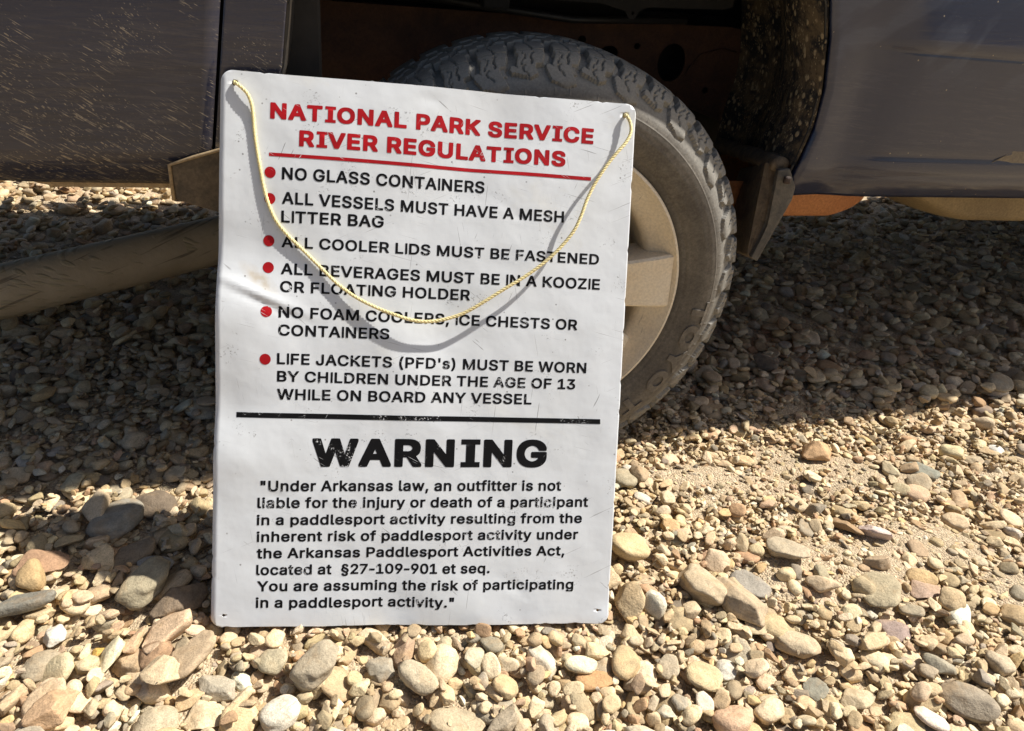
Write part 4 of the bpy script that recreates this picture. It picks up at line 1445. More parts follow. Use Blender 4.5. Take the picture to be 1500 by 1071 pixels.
# ------------------------------------------------------------------ lettering outlines (units: cap height = 1000)
FB = {
    '"': [632, [
        [118,582, 106,594, 103,621, 90,958, 93,986, 104,997, 131,1000, 237,1000, 268,997, 280,986, 283,953, 271,642, 266,594, 255,582, 228,579, 149,579],
        [463,582, 432,579, 355,579, 328,582, 317,594, 312,630, 300,930, 303,984, 307,992, 315,997, 346,1000, 450,1000, 477,997, 488,986, 491,939, 480,626, 476,596, 471,587],
    ]],
    "'": [423, [
        [118,582, 106,594, 103,621, 90,958, 93,986, 104,997, 131,1000, 237,1000, 268,997, 280,986, 283,953, 271,642, 266,594, 255,582, 228,579, 149,579],
    ]],
    '(': [545, [
        [450,1054, 458,1049, 464,1040, 463,995, 426,914, 393,829, 355,706, 335,623, 314,486, 312,372, 324,279, 347,179, 388,59, 463,-115, 464,-157, 459,-168, 448,-174, 417,-176, 303,-174, 293,-170, 284,-159, 245,-86, 219,-30, 189,45, 152,169, 133,281, 125,383, 125,447, 133,551, 154,682, 188,816, 234,941, 288,1045, 297,1053, 326,1056],
    ]],
    ')': [545, [
        [46,1054, 79,1056, 193,1054, 203,1050, 211,1040, 258,949, 306,821, 340,692, 362,563, 372,428, 370,356, 360,256, 344,171, 319,80, 274,-38, 215,-153, 205,-168, 193,-174, 162,-176, 48,-174, 38,-169, 32,-157, 33,-115, 108,59, 153,194, 174,292, 184,383, 184,449, 180,499, 169,580, 151,663, 105,821, 74,904, 32,997, 32,1040, 38,1049],
    ]],
    ',': [390, [
        [42,-214, 32,-202, 32,-161, 89,190, 100,200, 129,203, 241,203, 274,198, 283,184, 282,140, 185,-208, 176,-215, 154,-217],
    ]],
    '-': [873, [
        [647,505, 650,474, 649,383, 647,356, 635,345, 602,342, 216,342, 185,345, 174,356, 171,387, 171,478, 174,505, 185,516, 218,519, 604,519, 635,516],
    ]],
    '.': [390, [
        [263,23, 245,9, 228,0, 208,-5, 180,-8, 127,-3, 106,5, 87,19, 70,40, 60,59, 53,101, 57,155, 64,174, 76,192, 105,217, 125,226, 145,230, 176,232, 214,227, 236,220, 253,208, 272,188, 285,165, 292,119, 287,63, 278,43],
    ]],
    '0': [873, [
        [440,1012, 483,1007, 527,997, 562,984, 591,968, 629,940, 655,914, 701,850, 732,783, 747,735, 759,681, 773,553, 773,445, 763,341, 743,248, 726,200, 705,155, 665,96, 645,74, 606,41, 544,8, 506,-3, 467,-9, 384,-12, 342,-7, 303,1, 272,11, 236,30, 203,52, 169,84, 127,140, 91,217, 67,302, 57,362, 51,430, 49,532, 61,663, 83,758, 115,837, 140,877, 163,908, 195,940, 222,961, 282,992, 319,1003, 357,1009],
        [413,838, 373,828, 342,812, 313,785, 290,754, 264,698, 250,650, 239,586, 235,528, 237,433, 245,377, 259,318, 279,265, 300,231, 330,198, 363,176, 409,164, 444,170, 477,185, 505,208, 531,242, 550,279, 568,329, 582,393, 588,451, 588,551, 584,594, 568,669, 550,723, 525,767, 498,799, 461,824],
    ]],
    '1': [873, [
        [739,6, 732,2, 703,0, 147,0, 116,3, 105,13, 101,43, 101,130, 104,159, 112,169, 147,174, 340,174, 348,179, 347,771, 344,773, 338,770, 183,657, 158,655, 127,659, 121,669, 119,698, 119,808, 124,841, 334,996, 367,1000, 494,1000, 523,997, 534,987, 538,953, 538,179, 546,174, 705,174, 732,171, 739,168, 746,157, 748,125, 748,42, 746,16],
    ]],
    '2': [873, [
        [89,5, 81,15, 78,43, 78,117, 83,150, 468,563, 498,601, 522,638, 538,673, 545,709, 545,725, 535,756, 523,777, 503,800, 463,824, 427,835, 402,838, 371,831, 342,820, 319,805, 301,787, 288,768, 275,740, 268,709, 265,675, 257,663, 222,658, 127,658, 97,661, 89,666, 84,675, 82,719, 91,787, 110,843, 139,893, 185,941, 237,976, 284,995, 353,1009, 438,1012, 514,1001, 571,980, 620,951, 664,909, 691,872, 709,837, 722,794, 729,740, 727,663, 718,621, 709,590, 691,551, 668,514, 629,462, 553,374, 369,179, 378,176, 699,176, 732,172, 741,161, 744,132, 744,43, 740,13, 730,3, 699,0, 125,0],
    ]],
    '3': [873, [
        [100,995, 135,1000, 668,1000, 699,997, 710,987, 713,957, 713,883, 709,847, 494,601, 500,597, 556,585, 591,571, 635,544, 663,522, 690,493, 713,460, 734,416, 744,381, 752,312, 750,264, 740,204, 723,159, 702,123, 663,78, 629,51, 591,28, 533,5, 456,-9, 363,-12, 274,1, 214,21, 160,51, 111,94, 91,119, 73,148, 54,194, 44,252, 44,296, 48,305, 56,310, 87,313, 187,313, 222,309, 232,298, 248,244, 272,211, 299,191, 320,180, 349,171, 388,164, 413,165, 454,174, 485,186, 512,203, 526,215, 545,242, 558,273, 562,300, 551,347, 535,377, 517,399, 480,426, 446,439, 400,449, 264,454, 256,458, 250,468, 248,574, 252,607, 427,808, 436,821, 427,824, 135,824, 102,828, 93,839, 90,870, 92,982],
    ]],
    '7': [873, [
        [153,4, 145,11, 142,18, 144,67, 524,819, 521,823, 515,824, 124,824, 91,827, 79,839, 76,868, 76,957, 81,989, 93,998, 122,1000, 701,1000, 737,995, 745,985, 748,957, 748,860, 744,829, 333,13, 322,3, 293,0, 183,0],
    ]],
    '9': [873, [
        [214,3, 207,8, 202,16, 202,55, 204,65, 396,341, 401,352, 396,355, 311,362, 276,370, 245,382, 210,400, 180,423, 135,472, 115,503, 98,542, 82,609, 78,698, 84,758, 93,794, 120,858, 160,913, 203,951, 259,984, 317,1003, 382,1012, 465,1009, 523,999, 577,977, 603,962, 638,935, 664,909, 686,881, 715,829, 734,769, 744,686, 740,607, 727,547, 699,474, 647,379, 397,11, 386,3, 357,0, 245,0],
        [403,838, 371,829, 347,819, 324,803, 304,783, 288,760, 274,729, 266,698, 264,671, 270,640, 279,611, 293,586, 317,558, 347,535, 369,526, 400,518, 419,517, 448,524, 477,536, 498,551, 522,574, 537,597, 549,625, 558,663, 559,682, 550,723, 539,750, 508,795, 467,824, 425,837],
    ]],
    'A': [921, [
        [346,998, 498,1000, 525,997, 537,986, 875,65, 877,18, 875,11, 867,4, 836,0, 728,0, 699,2, 690,7, 681,20, 599,252, 595,257, 587,259, 277,258, 265,235, 195,32, 182,7, 174,2, 147,0, 37,0, 8,3, -3,13, -6,40, -3,69, 328,978, 335,991],
        [434,719, 429,712, 338,437, 347,434, 527,435, 531,439, 529,447],
    ]],
    'B': [879, [
        [83,995, 118,1000, 458,1000, 539,992, 597,976, 643,953, 675,930, 703,901, 719,879, 743,831, 755,785, 762,719, 758,663, 751,630, 737,594, 713,559, 679,524, 711,499, 737,473, 763,437, 775,412, 792,352, 796,310, 796,262, 788,202, 768,144, 736,97, 714,76, 685,54, 641,31, 597,16, 546,6, 479,0, 116,0, 87,3, 77,11, 72,47, 72,953, 75,984],
        [265,418, 264,188, 267,179, 469,178, 500,182, 531,191, 557,204, 577,219, 597,246, 609,285, 599,327, 574,366, 558,382, 525,403, 494,414, 459,421, 274,421],
        [265,596, 274,593, 438,593, 469,599, 504,612, 539,637, 564,675, 574,715, 562,756, 533,793, 510,807, 477,818, 450,822, 266,821, 264,812],
    ]],
    'C': [977, [
        [676,977, 732,947, 774,915, 817,870, 841,837, 864,794, 889,725, 896,675, 894,652, 891,644, 880,638, 853,635, 751,635, 720,638, 709,648, 690,704, 667,740, 644,767, 598,800, 554,819, 502,830, 458,828, 405,814, 361,791, 317,757, 278,706, 251,652, 237,607, 225,538, 225,458, 237,391, 251,348, 270,308, 289,277, 317,243, 346,219, 376,200, 411,184, 444,175, 479,170, 527,175, 583,193, 620,214, 648,236, 670,264, 689,296, 709,352, 722,362, 851,365, 880,362, 888,359, 895,347, 895,304, 879,242, 846,171, 805,116, 777,88, 745,63, 705,38, 664,18, 598,-2, 519,-12, 452,-12, 407,-7, 371,-1, 324,12, 290,26, 249,47, 208,76, 174,106, 142,142, 118,177, 90,225, 71,271, 54,327, 42,395, 36,470, 36,524, 48,642, 60,694, 72,733, 104,800, 131,843, 157,875, 194,912, 232,941, 269,964, 303,980, 347,995, 394,1005, 452,1012, 517,1012, 600,1001],
    ]],
    'D': [963, [
        [81,6, 75,16, 72,47, 72,953, 77,989, 89,998, 118,1000, 434,1000, 486,996, 552,986, 604,970, 653,949, 689,928, 722,903, 756,872, 786,835, 807,802, 843,727, 857,679, 867,628, 875,553, 877,503, 875,451, 867,375, 846,287, 823,229, 797,184, 765,142, 743,120, 685,72, 624,39, 550,16, 496,6, 423,0, 118,0, 89,2],
        [266,179, 421,178, 471,186, 510,198, 558,221, 598,251, 632,291, 655,331, 674,387, 688,460, 688,543, 672,625, 649,682, 611,738, 568,775, 525,798, 475,814, 429,822, 274,822, 264,819, 264,190],
    ]],
    'E': [810, [
        [708,5, 672,0, 118,0, 89,2, 77,11, 72,47, 72,953, 75,984, 83,995, 120,1000, 668,1000, 697,998, 709,989, 713,957, 713,866, 710,837, 701,826, 668,822, 272,822, 265,819, 264,810, 264,605, 266,596, 664,592, 672,590, 679,582, 682,547, 680,435, 676,426, 668,420, 637,417, 266,416, 264,406, 265,181, 274,178, 672,178, 705,175, 716,163, 719,132, 719,42, 716,14],
    ]],
    'F': [795, [
        [85,4, 75,14, 72,47, 72,953, 77,989, 89,998, 118,1000, 660,1000, 697,995, 705,986, 707,958, 708,868, 705,837, 695,826, 662,822, 272,822, 265,819, 264,814, 265,584, 274,581, 622,581, 654,577, 664,567, 667,538, 667,447, 662,414, 652,406, 624,404, 266,402, 264,393, 263,45, 260,13, 249,3, 220,0, 116,0],
    ]],
    'G': [995, [
        [344,995, 423,1009, 517,1011, 606,999, 654,985, 687,971, 726,949, 759,926, 811,875, 837,843, 862,800, 888,736, 896,702, 898,677, 896,650, 888,640, 853,635, 722,638, 708,648, 692,690, 668,731, 642,764, 610,789, 577,808, 541,822, 500,830, 465,830, 427,822, 388,807, 362,792, 328,768, 308,748, 281,711, 264,682, 249,646, 237,609, 227,557, 225,462, 237,393, 257,335, 285,283, 305,257, 330,232, 359,210, 390,194, 448,174, 502,170, 541,176, 585,192, 625,215, 657,244, 678,271, 699,312, 712,356, 710,361, 705,363, 521,363, 494,365, 486,369, 480,379, 478,412, 478,497, 480,522, 486,532, 494,536, 523,539, 861,539, 890,536, 902,528, 906,491, 906,379, 902,331, 890,264, 867,202, 845,161, 820,128, 771,78, 712,38, 645,9, 597,-3, 550,-9, 454,-12, 371,-1, 328,10, 290,26, 222,65, 189,91, 156,125, 131,155, 102,201, 81,244, 62,296, 52,337, 42,397, 36,470, 36,530, 42,603, 50,655, 62,704, 81,756, 103,800, 131,845, 156,875, 193,913, 224,937, 264,962, 305,982],
    ]],
    'H': [989, [
        [81,6, 75,16, 72,47, 72,953, 75,984, 79,991, 89,998, 114,1000, 218,1000, 249,997, 260,987, 263,955, 264,611, 266,602, 664,600, 674,602, 677,609, 677,955, 680,987, 691,997, 720,1000, 824,1000, 851,998, 859,994, 865,984, 868,953, 868,47, 865,16, 862,9, 851,2, 826,0, 722,0, 691,3, 680,13, 677,45, 677,412, 674,421, 276,423, 266,421, 264,414, 263,45, 260,13, 249,3, 220,0, 116,0, 89,2],
    ]],
    'I': [595, [
        [31,4, 21,14, 18,43, 18,134, 21,161, 25,169, 35,175, 62,178, 170,178, 176,184, 177,812, 175,819, 170,822, 62,822, 35,825, 25,831, 21,839, 18,868, 18,957, 22,987, 33,997, 64,1000, 479,1000, 514,996, 523,986, 526,957, 526,866, 524,839, 520,831, 510,825, 483,822, 375,822, 368,816, 368,188, 369,181, 375,178, 483,178, 510,175, 520,169, 524,161, 526,132, 526,43, 522,13, 512,3, 481,0, 66,0],
    ]],
    'J': [770, [
        [633,997, 645,986, 648,955, 648,275, 640,206, 620,144, 593,97, 557,59, 512,27, 461,5, 390,-9, 307,-12, 239,-3, 181,16, 148,34, 117,57, 77,99, 53,140, 36,186, 26,240, 22,296, 22,345, 26,375, 37,385, 66,388, 170,388, 197,386, 205,382, 211,370, 214,289, 228,236, 253,199, 290,175, 328,165, 355,167, 390,179, 422,204, 443,236, 456,285, 457,953, 459,985, 471,997, 498,1000, 602,1000],
    ]],
    'K': [898, [
        [844,6, 836,2, 803,0, 683,0, 656,2, 649,6, 361,408, 355,412, 331,391, 269,325, 264,316, 263,45, 259,11, 247,2, 218,0, 114,0, 89,2, 79,9, 75,16, 72,47, 72,953, 75,984, 81,994, 89,998, 116,1000, 220,1000, 249,997, 260,987, 263,955, 262,609, 264,598, 273,603, 635,995, 668,1000, 807,1000, 836,998, 846,991, 850,984, 851,962, 850,941, 846,933, 505,569, 499,559, 506,545, 846,69, 850,57, 850,20],
    ]],
    'L': [763, [
        [87,997, 118,1000, 222,1000, 251,996, 261,984, 264,953, 265,181, 274,178, 649,178, 681,174, 691,163, 694,132, 694,42, 691,14, 683,5, 649,0, 118,0, 89,2, 77,11, 72,47, 72,955, 75,986],
    ]],
    'M': [1192, [
        [1062,993, 1068,984, 1070,951, 1070,47, 1068,16, 1064,8, 1054,2, 1027,0, 925,0, 896,3, 884,14, 881,47, 881,559, 878,574, 656,14, 645,3, 610,0, 502,2, 486,13, 261,574, 258,557, 258,47, 255,14, 243,3, 214,0, 116,0, 89,2, 80,7, 75,16, 72,49, 72,953, 75,984, 79,992, 89,998, 116,1000, 266,1000, 297,997, 309,988, 543,391, 568,318, 573,311, 834,990, 846,998, 875,1000, 1027,1000, 1054,998],
    ]],
    'N': [1001, [
        [871,6, 863,2, 836,0, 712,0, 683,2, 671,11, 264,649, 262,636, 264,49, 261,14, 249,3, 220,0, 116,0, 89,2, 79,9, 75,16, 72,47, 72,953, 75,984, 81,994, 89,998, 116,1000, 239,1000, 268,998, 278,992, 685,355, 688,368, 688,953, 691,986, 703,997, 732,1000, 836,1000, 863,998, 873,991, 877,984, 879,953, 879,47, 877,16],
    ]],
    'O': [1019, [
        [624,995, 668,980, 712,958, 742,939, 784,905, 838,844, 868,796, 892,746, 909,696, 921,644, 933,536, 933,464, 927,395, 919,343, 906,291, 877,219, 856,182, 823,136, 764,78, 726,50, 689,29, 643,11, 600,-1, 519,-12, 427,-9, 380,-3, 334,8, 286,28, 253,45, 191,91, 156,126, 128,161, 102,204, 73,265, 56,319, 46,368, 36,470, 36,528, 42,601, 52,661, 62,700, 77,744, 100,792, 148,864, 205,921, 245,950, 278,969, 328,989, 363,999, 450,1011, 544,1009],
        [498,830, 446,826, 402,812, 361,791, 318,758, 282,711, 257,665, 235,597, 225,538, 225,458, 235,399, 255,337, 287,281, 320,239, 373,202, 419,181, 473,170, 500,170, 525,175, 585,195, 628,221, 664,255, 697,302, 722,356, 738,414, 746,476, 744,547, 732,613, 708,679, 680,725, 640,769, 595,800, 552,818],
    ]],
    'P': [857, [
        [85,4, 75,14, 72,47, 72,953, 77,989, 87,997, 116,1000, 454,1000, 517,994, 560,986, 600,972, 639,953, 685,919, 728,870, 751,827, 771,765, 781,673, 777,611, 764,547, 738,486, 708,444, 668,406, 627,379, 575,357, 527,346, 446,338, 266,336, 264,327, 263,45, 260,13, 249,3, 220,0, 116,0],
        [265,821, 264,528, 266,517, 446,516, 504,531, 529,546, 549,563, 567,588, 580,617, 589,655, 590,681, 585,706, 574,738, 558,765, 541,784, 506,806, 450,822, 276,824],
    ]],
    'R': [865, [
        [83,995, 118,1000, 452,1000, 544,990, 598,975, 645,953, 691,919, 726,879, 757,823, 775,760, 781,704, 781,655, 774,594, 759,538, 745,507, 726,478, 684,433, 635,401, 632,395, 809,67, 812,18, 803,5, 770,0, 651,0, 622,2, 613,7, 597,33, 424,354, 419,360, 411,361, 272,361, 264,357, 263,45, 261,16, 257,8, 247,2, 220,0, 118,0, 89,2, 77,11, 72,47, 72,953, 75,984],
        [265,821, 264,551, 266,540, 444,539, 465,541, 503,551, 527,562, 560,589, 581,628, 589,659, 592,684, 585,717, 575,746, 558,772, 545,785, 506,808, 452,822, 276,824],
    ]],
    'S': [861, [
        [542,998, 591,981, 637,957, 678,927, 718,881, 746,831, 759,791, 765,735, 763,706, 757,696, 749,692, 720,689, 620,689, 589,693, 580,702, 572,735, 561,760, 535,791, 514,806, 485,820, 448,831, 413,836, 353,827, 328,818, 293,798, 274,782, 257,757, 247,729, 247,711, 254,694, 266,677, 309,643, 375,616, 539,570, 606,545, 676,505, 720,465, 736,445, 757,410, 768,383, 775,354, 779,312, 779,267, 775,225, 766,188, 736,126, 715,97, 691,73, 639,35, 583,10, 517,-7, 442,-15, 369,-15, 324,-11, 241,6, 192,26, 150,51, 100,97, 76,128, 52,177, 38,225, 32,281, 34,306, 41,316, 48,320, 77,322, 183,322, 214,319, 224,308, 231,269, 240,248, 254,227, 274,207, 301,189, 322,180, 367,167, 402,162, 434,165, 467,171, 506,185, 535,201, 556,220, 576,244, 587,269, 591,294, 583,318, 569,338, 527,368, 456,397, 292,443, 239,462, 176,495, 133,527, 108,552, 91,576, 73,611, 64,644, 57,698, 57,731, 61,775, 70,814, 98,872, 141,923, 189,959, 245,986, 307,1003, 378,1012, 473,1009],
    ]],
    'T': [865, [
        [485,2, 454,0, 332,2, 322,7, 316,16, 314,47, 313,819, 303,822, 64,822, 31,827, 23,837, 20,864, 20,955, 23,986, 33,996, 68,1000, 749,1000, 780,997, 791,987, 794,957, 794,866, 792,837, 784,827, 749,822, 512,822, 503,818, 503,45, 499,13, 492,5],
    ]],
    'U': [990, [
        [857,995, 865,984, 868,955, 868,323, 862,267, 852,227, 834,182, 805,132, 758,80, 720,51, 688,32, 651,14, 616,3, 541,-11, 456,-15, 384,-9, 342,-2, 268,24, 208,59, 157,105, 121,153, 96,206, 77,281, 72,329, 72,951, 77,989, 87,997, 114,1000, 216,1000, 247,997, 258,987, 262,953, 262,356, 268,319, 279,287, 297,256, 318,229, 342,209, 382,186, 409,176, 450,168, 486,168, 531,176, 564,188, 616,222, 635,244, 653,270, 665,298, 674,329, 677,348, 677,955, 680,987, 691,997, 720,1000, 824,1000],
    ]],
    'V': [921, [
        [873,992, 877,980, 875,935, 541,16, 527,3, 498,0, 378,0, 346,4, 337,13, 328,34, -3,931, -6,960, -3,987, 8,997, 39,1000, 149,1000, 176,997, 185,989, 389,422, 432,290, 438,280, 442,285, 488,426, 685,989, 697,998, 726,1000, 836,1000, 863,998],
    ]],
    'W': [1298, [
        [1251,989, 1254,980, 1253,939, 1002,22, 994,8, 985,2, 958,0, 838,0, 807,3, 795,13, 628,625, 624,632, 616,613, 452,11, 440,2, 411,0, 288,0, 261,2, 251,8, 243,26, -4,933, -5,982, 1,993, 10,998, 37,1000, 143,1000, 172,997, 183,987, 351,345, 357,358, 517,968, 523,986, 531,995, 564,1000, 683,1000, 712,997, 724,987, 891,352, 896,344, 902,356, 1064,987, 1075,997, 1106,1000, 1214,1000, 1241,997],
    ]],
    'Y': [907, [
        [351,2, 344,5, 337,13, 333,43, 332,397, -2,933, -6,960, -3,987, 8,997, 37,1000, 158,1000, 185,998, 194,993, 425,618, 431,614, 663,993, 672,998, 701,1000, 819,1000, 851,996, 859,989, 862,982, 862,943, 857,931, 525,396, 524,45, 520,13, 510,3, 481,0],
    ]],
    'Z': [846, [
        [46,995, 83,1000, 710,1000, 741,998, 753,989, 758,951, 758,881, 753,848, 295,181, 299,177, 716,178, 749,175, 761,163, 763,132, 763,42, 761,14, 753,5, 716,0, 85,0, 54,2, 42,11, 38,43, 38,111, 43,150, 501,819, 498,823, 83,822, 50,825, 39,837, 36,868, 36,958, 39,986],
    ]],
    'a': [757, [
        [641,6, 633,2, 606,0, 485,2, 472,9, 467,27, 463,29, 421,7, 369,-9, 309,-15, 226,-11, 178,-1, 135,17, 98,42, 58,84, 35,125, 25,157, 19,209, 18,256, 23,298, 33,333, 48,362, 68,386, 108,418, 172,447, 276,469, 431,489, 456,498, 464,509, 454,545, 434,573, 405,592, 365,602, 340,602, 313,596, 270,576, 240,551, 213,509, 203,502, 153,503, 50,534, 40,549, 40,590, 45,605, 81,665, 127,710, 176,739, 228,758, 292,770, 365,774, 450,764, 508,746, 539,731, 564,713, 603,673, 628,628, 637,601, 645,557, 650,503, 650,45, 647,16],
        [463,322, 456,324, 320,305, 255,286, 229,271, 213,254, 204,229, 209,209, 221,190, 236,179, 253,169, 282,160, 324,157, 373,170, 417,197, 444,231, 456,254, 462,275],
    ]],
    'b': [821, [
        [71,996, 102,1000, 199,1000, 228,997, 237,989, 242,957, 242,735, 245,725, 295,754, 322,764, 355,770, 427,774, 475,770, 515,762, 569,742, 604,721, 627,702, 672,654, 699,609, 727,542, 736,501, 744,439, 746,347, 740,283, 732,238, 711,175, 691,134, 670,103, 649,77, 618,49, 568,16, 510,-5, 423,-15, 359,-11, 319,-3, 279,14, 243,38, 239,34, 236,11, 222,2, 100,0, 73,3, 63,13, 59,47, 59,955, 62,986],
        [398,158, 431,164, 462,177, 487,194, 512,221, 533,258, 546,291, 557,335, 561,379, 557,428, 547,470, 533,505, 514,538, 487,567, 461,584, 436,594, 407,600, 378,598, 347,588, 326,577, 295,549, 275,520, 258,484, 247,441, 240,391, 243,345, 253,296, 269,252, 287,223, 309,197, 338,176, 367,164],
    ]],
    'c': [768, [
        [568,727, 602,702, 636,669, 667,625, 692,565, 692,522, 688,513, 674,505, 581,481, 529,481, 517,489, 500,528, 487,547, 469,565, 444,583, 413,595, 388,600, 363,600, 326,590, 295,573, 271,551, 249,520, 234,491, 221,453, 212,403, 211,358, 216,329, 236,262, 266,213, 286,193, 309,177, 332,167, 363,159, 388,158, 411,164, 437,173, 465,190, 491,215, 506,240, 519,273, 531,283, 581,283, 681,258, 690,252, 694,244, 694,198, 684,167, 666,132, 637,91, 593,49, 533,14, 475,-5, 388,-15, 317,-11, 259,0, 195,28, 145,64, 98,115, 61,179, 38,248, 30,291, 24,362, 28,447, 35,493, 46,540, 73,603, 106,653, 158,706, 191,729, 222,745, 270,762, 315,770, 365,774, 436,770, 504,756],
    ]],
    'd': [821, [
        [701,996, 710,986, 713,955, 713,47, 710,13, 699,3, 672,0, 550,2, 537,11, 533,34, 529,38, 489,13, 454,-3, 413,-11, 346,-15, 270,-7, 237,2, 201,18, 168,38, 143,58, 118,83, 91,119, 60,177, 36,252, 24,362, 28,453, 44,540, 73,611, 106,661, 149,706, 197,739, 257,762, 297,770, 346,774, 415,770, 471,756, 525,726, 528,735, 528,957, 533,989, 543,997, 571,1000, 670,1000],
        [373,158, 411,167, 442,181, 468,202, 495,238, 513,277, 524,318, 530,354, 530,404, 523,447, 512,487, 500,514, 474,553, 448,575, 427,587, 394,598, 365,600, 328,592, 301,579, 270,554, 248,524, 231,489, 218,445, 212,406, 211,360, 216,327, 228,283, 247,240, 264,215, 280,197, 312,175, 344,163],
    ]],
    'e': [783, [
        [232,750, 297,768, 367,774, 446,768, 514,750, 547,735, 577,715, 626,671, 657,630, 681,582, 701,513, 711,426, 709,327, 701,314, 666,309, 226,309, 218,304, 225,277, 239,246, 272,203, 315,174, 367,159, 413,161, 436,167, 461,178, 494,205, 523,254, 535,262, 560,264, 587,262, 680,239, 692,233, 698,221, 697,175, 688,150, 664,108, 641,79, 612,53, 581,32, 542,12, 504,-1, 467,-9, 396,-15, 305,-9, 243,6, 195,28, 145,64, 110,99, 90,125, 56,190, 40,236, 33,273, 24,360, 30,464, 43,530, 75,607, 111,661, 137,689, 171,717],
        [224,478, 234,475, 504,475, 512,476, 514,482, 493,530, 463,565, 436,584, 419,592, 390,600, 373,601, 355,600, 326,592, 303,581, 280,565, 266,553, 242,522, 230,499],
    ]],
    'f': [510, [
        [125,2, 117,7, 112,14, 109,43, 109,592, 100,596, -8,599, -20,605, -24,613, -26,642, -23,750, -17,758, -8,762, 100,765, 108,767, 111,862, 123,916, 137,943, 154,966, 174,986, 199,1004, 255,1028, 324,1038, 407,1035, 456,1024, 469,1017, 475,1009, 476,966, 446,864, 436,857, 411,855, 359,863, 332,858, 311,845, 301,829, 295,808, 295,771, 299,765, 407,764, 434,762, 444,756, 448,748, 451,721, 451,644, 448,611, 436,599, 405,597, 303,596, 295,592, 294,47, 291,14, 280,3, 253,0],
    ]],
    'g': [822, [
        [703,760, 711,748, 713,719, 713,-9, 703,-80, 693,-111, 679,-140, 653,-176, 626,-202, 604,-217, 147,-216, 123,-198, 96,-171, 60,-121, 57,-109, 57,-70, 68,-55, 156,-5, 207,-4, 215,-9, 258,-61, 301,-88, 322,-96, 361,-104, 388,-104, 413,-100, 444,-91, 467,-80, 488,-65, 504,-50, 516,-30, 524,-9, 530,20, 530,51, 527,56, 523,55, 473,27, 427,14, 378,10, 326,10, 284,14, 226,29, 181,50, 133,85, 104,117, 69,168, 46,223, 32,283, 24,368, 28,455, 36,509, 51,563, 74,613, 107,663, 154,710, 180,728, 214,747, 263,764, 346,774, 417,770, 450,764, 477,754, 529,724, 533,731, 536,752, 548,762, 668,764],
        [363,600, 330,593, 301,579, 273,557, 248,524, 231,491, 218,447, 212,410, 211,366, 218,327, 230,289, 247,254, 267,227, 295,205, 320,192, 357,182, 382,182, 413,188, 444,202, 473,223, 492,247, 511,281, 522,314, 530,354, 532,401, 527,437, 516,480, 500,516, 481,545, 459,567, 431,586, 394,598],
        [243,1113, 208,1119, 168,1138, 159,1146, 160,1148],
    ]],
    'h': [795, [
        [71,996, 102,1000, 199,1000, 228,997, 237,989, 242,957, 242,738, 245,729, 295,754, 344,768, 405,774, 473,770, 529,757, 577,733, 614,702, 640,669, 656,642, 674,592, 680,561, 686,497, 686,45, 684,16, 676,5, 643,0, 544,0, 515,3, 505,13, 501,47, 501,476, 497,501, 485,534, 471,555, 456,570, 419,592, 382,600, 332,588, 290,561, 265,530, 248,489, 242,455, 242,45, 239,13, 228,3, 197,0, 100,0, 73,3, 64,11, 59,47, 59,953, 62,986],
    ]],
    'i': [351, [
        [75,2, 67,7, 62,14, 59,45, 59,717, 61,748, 67,758, 77,762, 193,764, 226,762, 234,758, 239,750, 242,719, 242,47, 240,16, 234,7, 224,2, 108,0],
        [247,987, 258,968, 263,951, 265,918, 263,883, 250,850, 226,826, 205,814, 187,809, 154,807, 116,809, 81,823, 52,852, 40,885, 38,920, 40,951, 52,982, 81,1011, 116,1025, 149,1027, 187,1025, 222,1011],
    ]],
    'j': [351, [
        [-52,-217, -55,-209, -55,-130, -50,-96, -39,-87, 6,-84, 31,-74, 49,-53, 59,-18, 59,717, 62,750, 73,762, 100,764, 197,764, 228,762, 239,750, 242,717, 242,-43, 232,-117, 221,-148, 205,-176, 189,-195, 164,-217],
        [47,860, 40,879, 38,908, 42,960, 57,989, 89,1016, 114,1024, 143,1027, 197,1022, 220,1012, 234,1002, 254,976, 261,957, 265,922, 261,877, 255,860, 243,843, 219,821, 201,813, 183,809, 145,807, 114,810, 93,816, 75,827, 58,844],
        [-17,1113, -39,1114, -48,1120, -53,1130, -50,1147],
    ]],
    'k': [741, [
        [71,996, 102,1000, 201,1000, 228,997, 239,986, 242,953, 242,522, 245,513, 262,526, 492,761, 525,764, 647,764, 676,762, 685,754, 688,744, 688,709, 682,694, 428,435, 424,428, 708,65, 711,55, 711,18, 703,5, 664,0, 541,0, 508,5, 281,291, 274,295, 252,277, 243,264, 242,45, 237,11, 228,3, 201,0, 108,0, 75,2, 64,11, 59,47, 59,953, 62,986],
    ]],
    'l': [392, [
        [75,998, 201,1000, 228,997, 239,985, 242,953, 242,208, 249,182, 259,171, 270,168, 328,169, 336,166, 342,157, 361,72, 364,45, 360,16, 347,6, 301,-2, 234,-4, 191,0, 160,8, 124,26, 102,44, 81,74, 69,103, 63,126, 59,169, 59,953, 62,986, 67,993],
    ]],
    'm': [1158, [
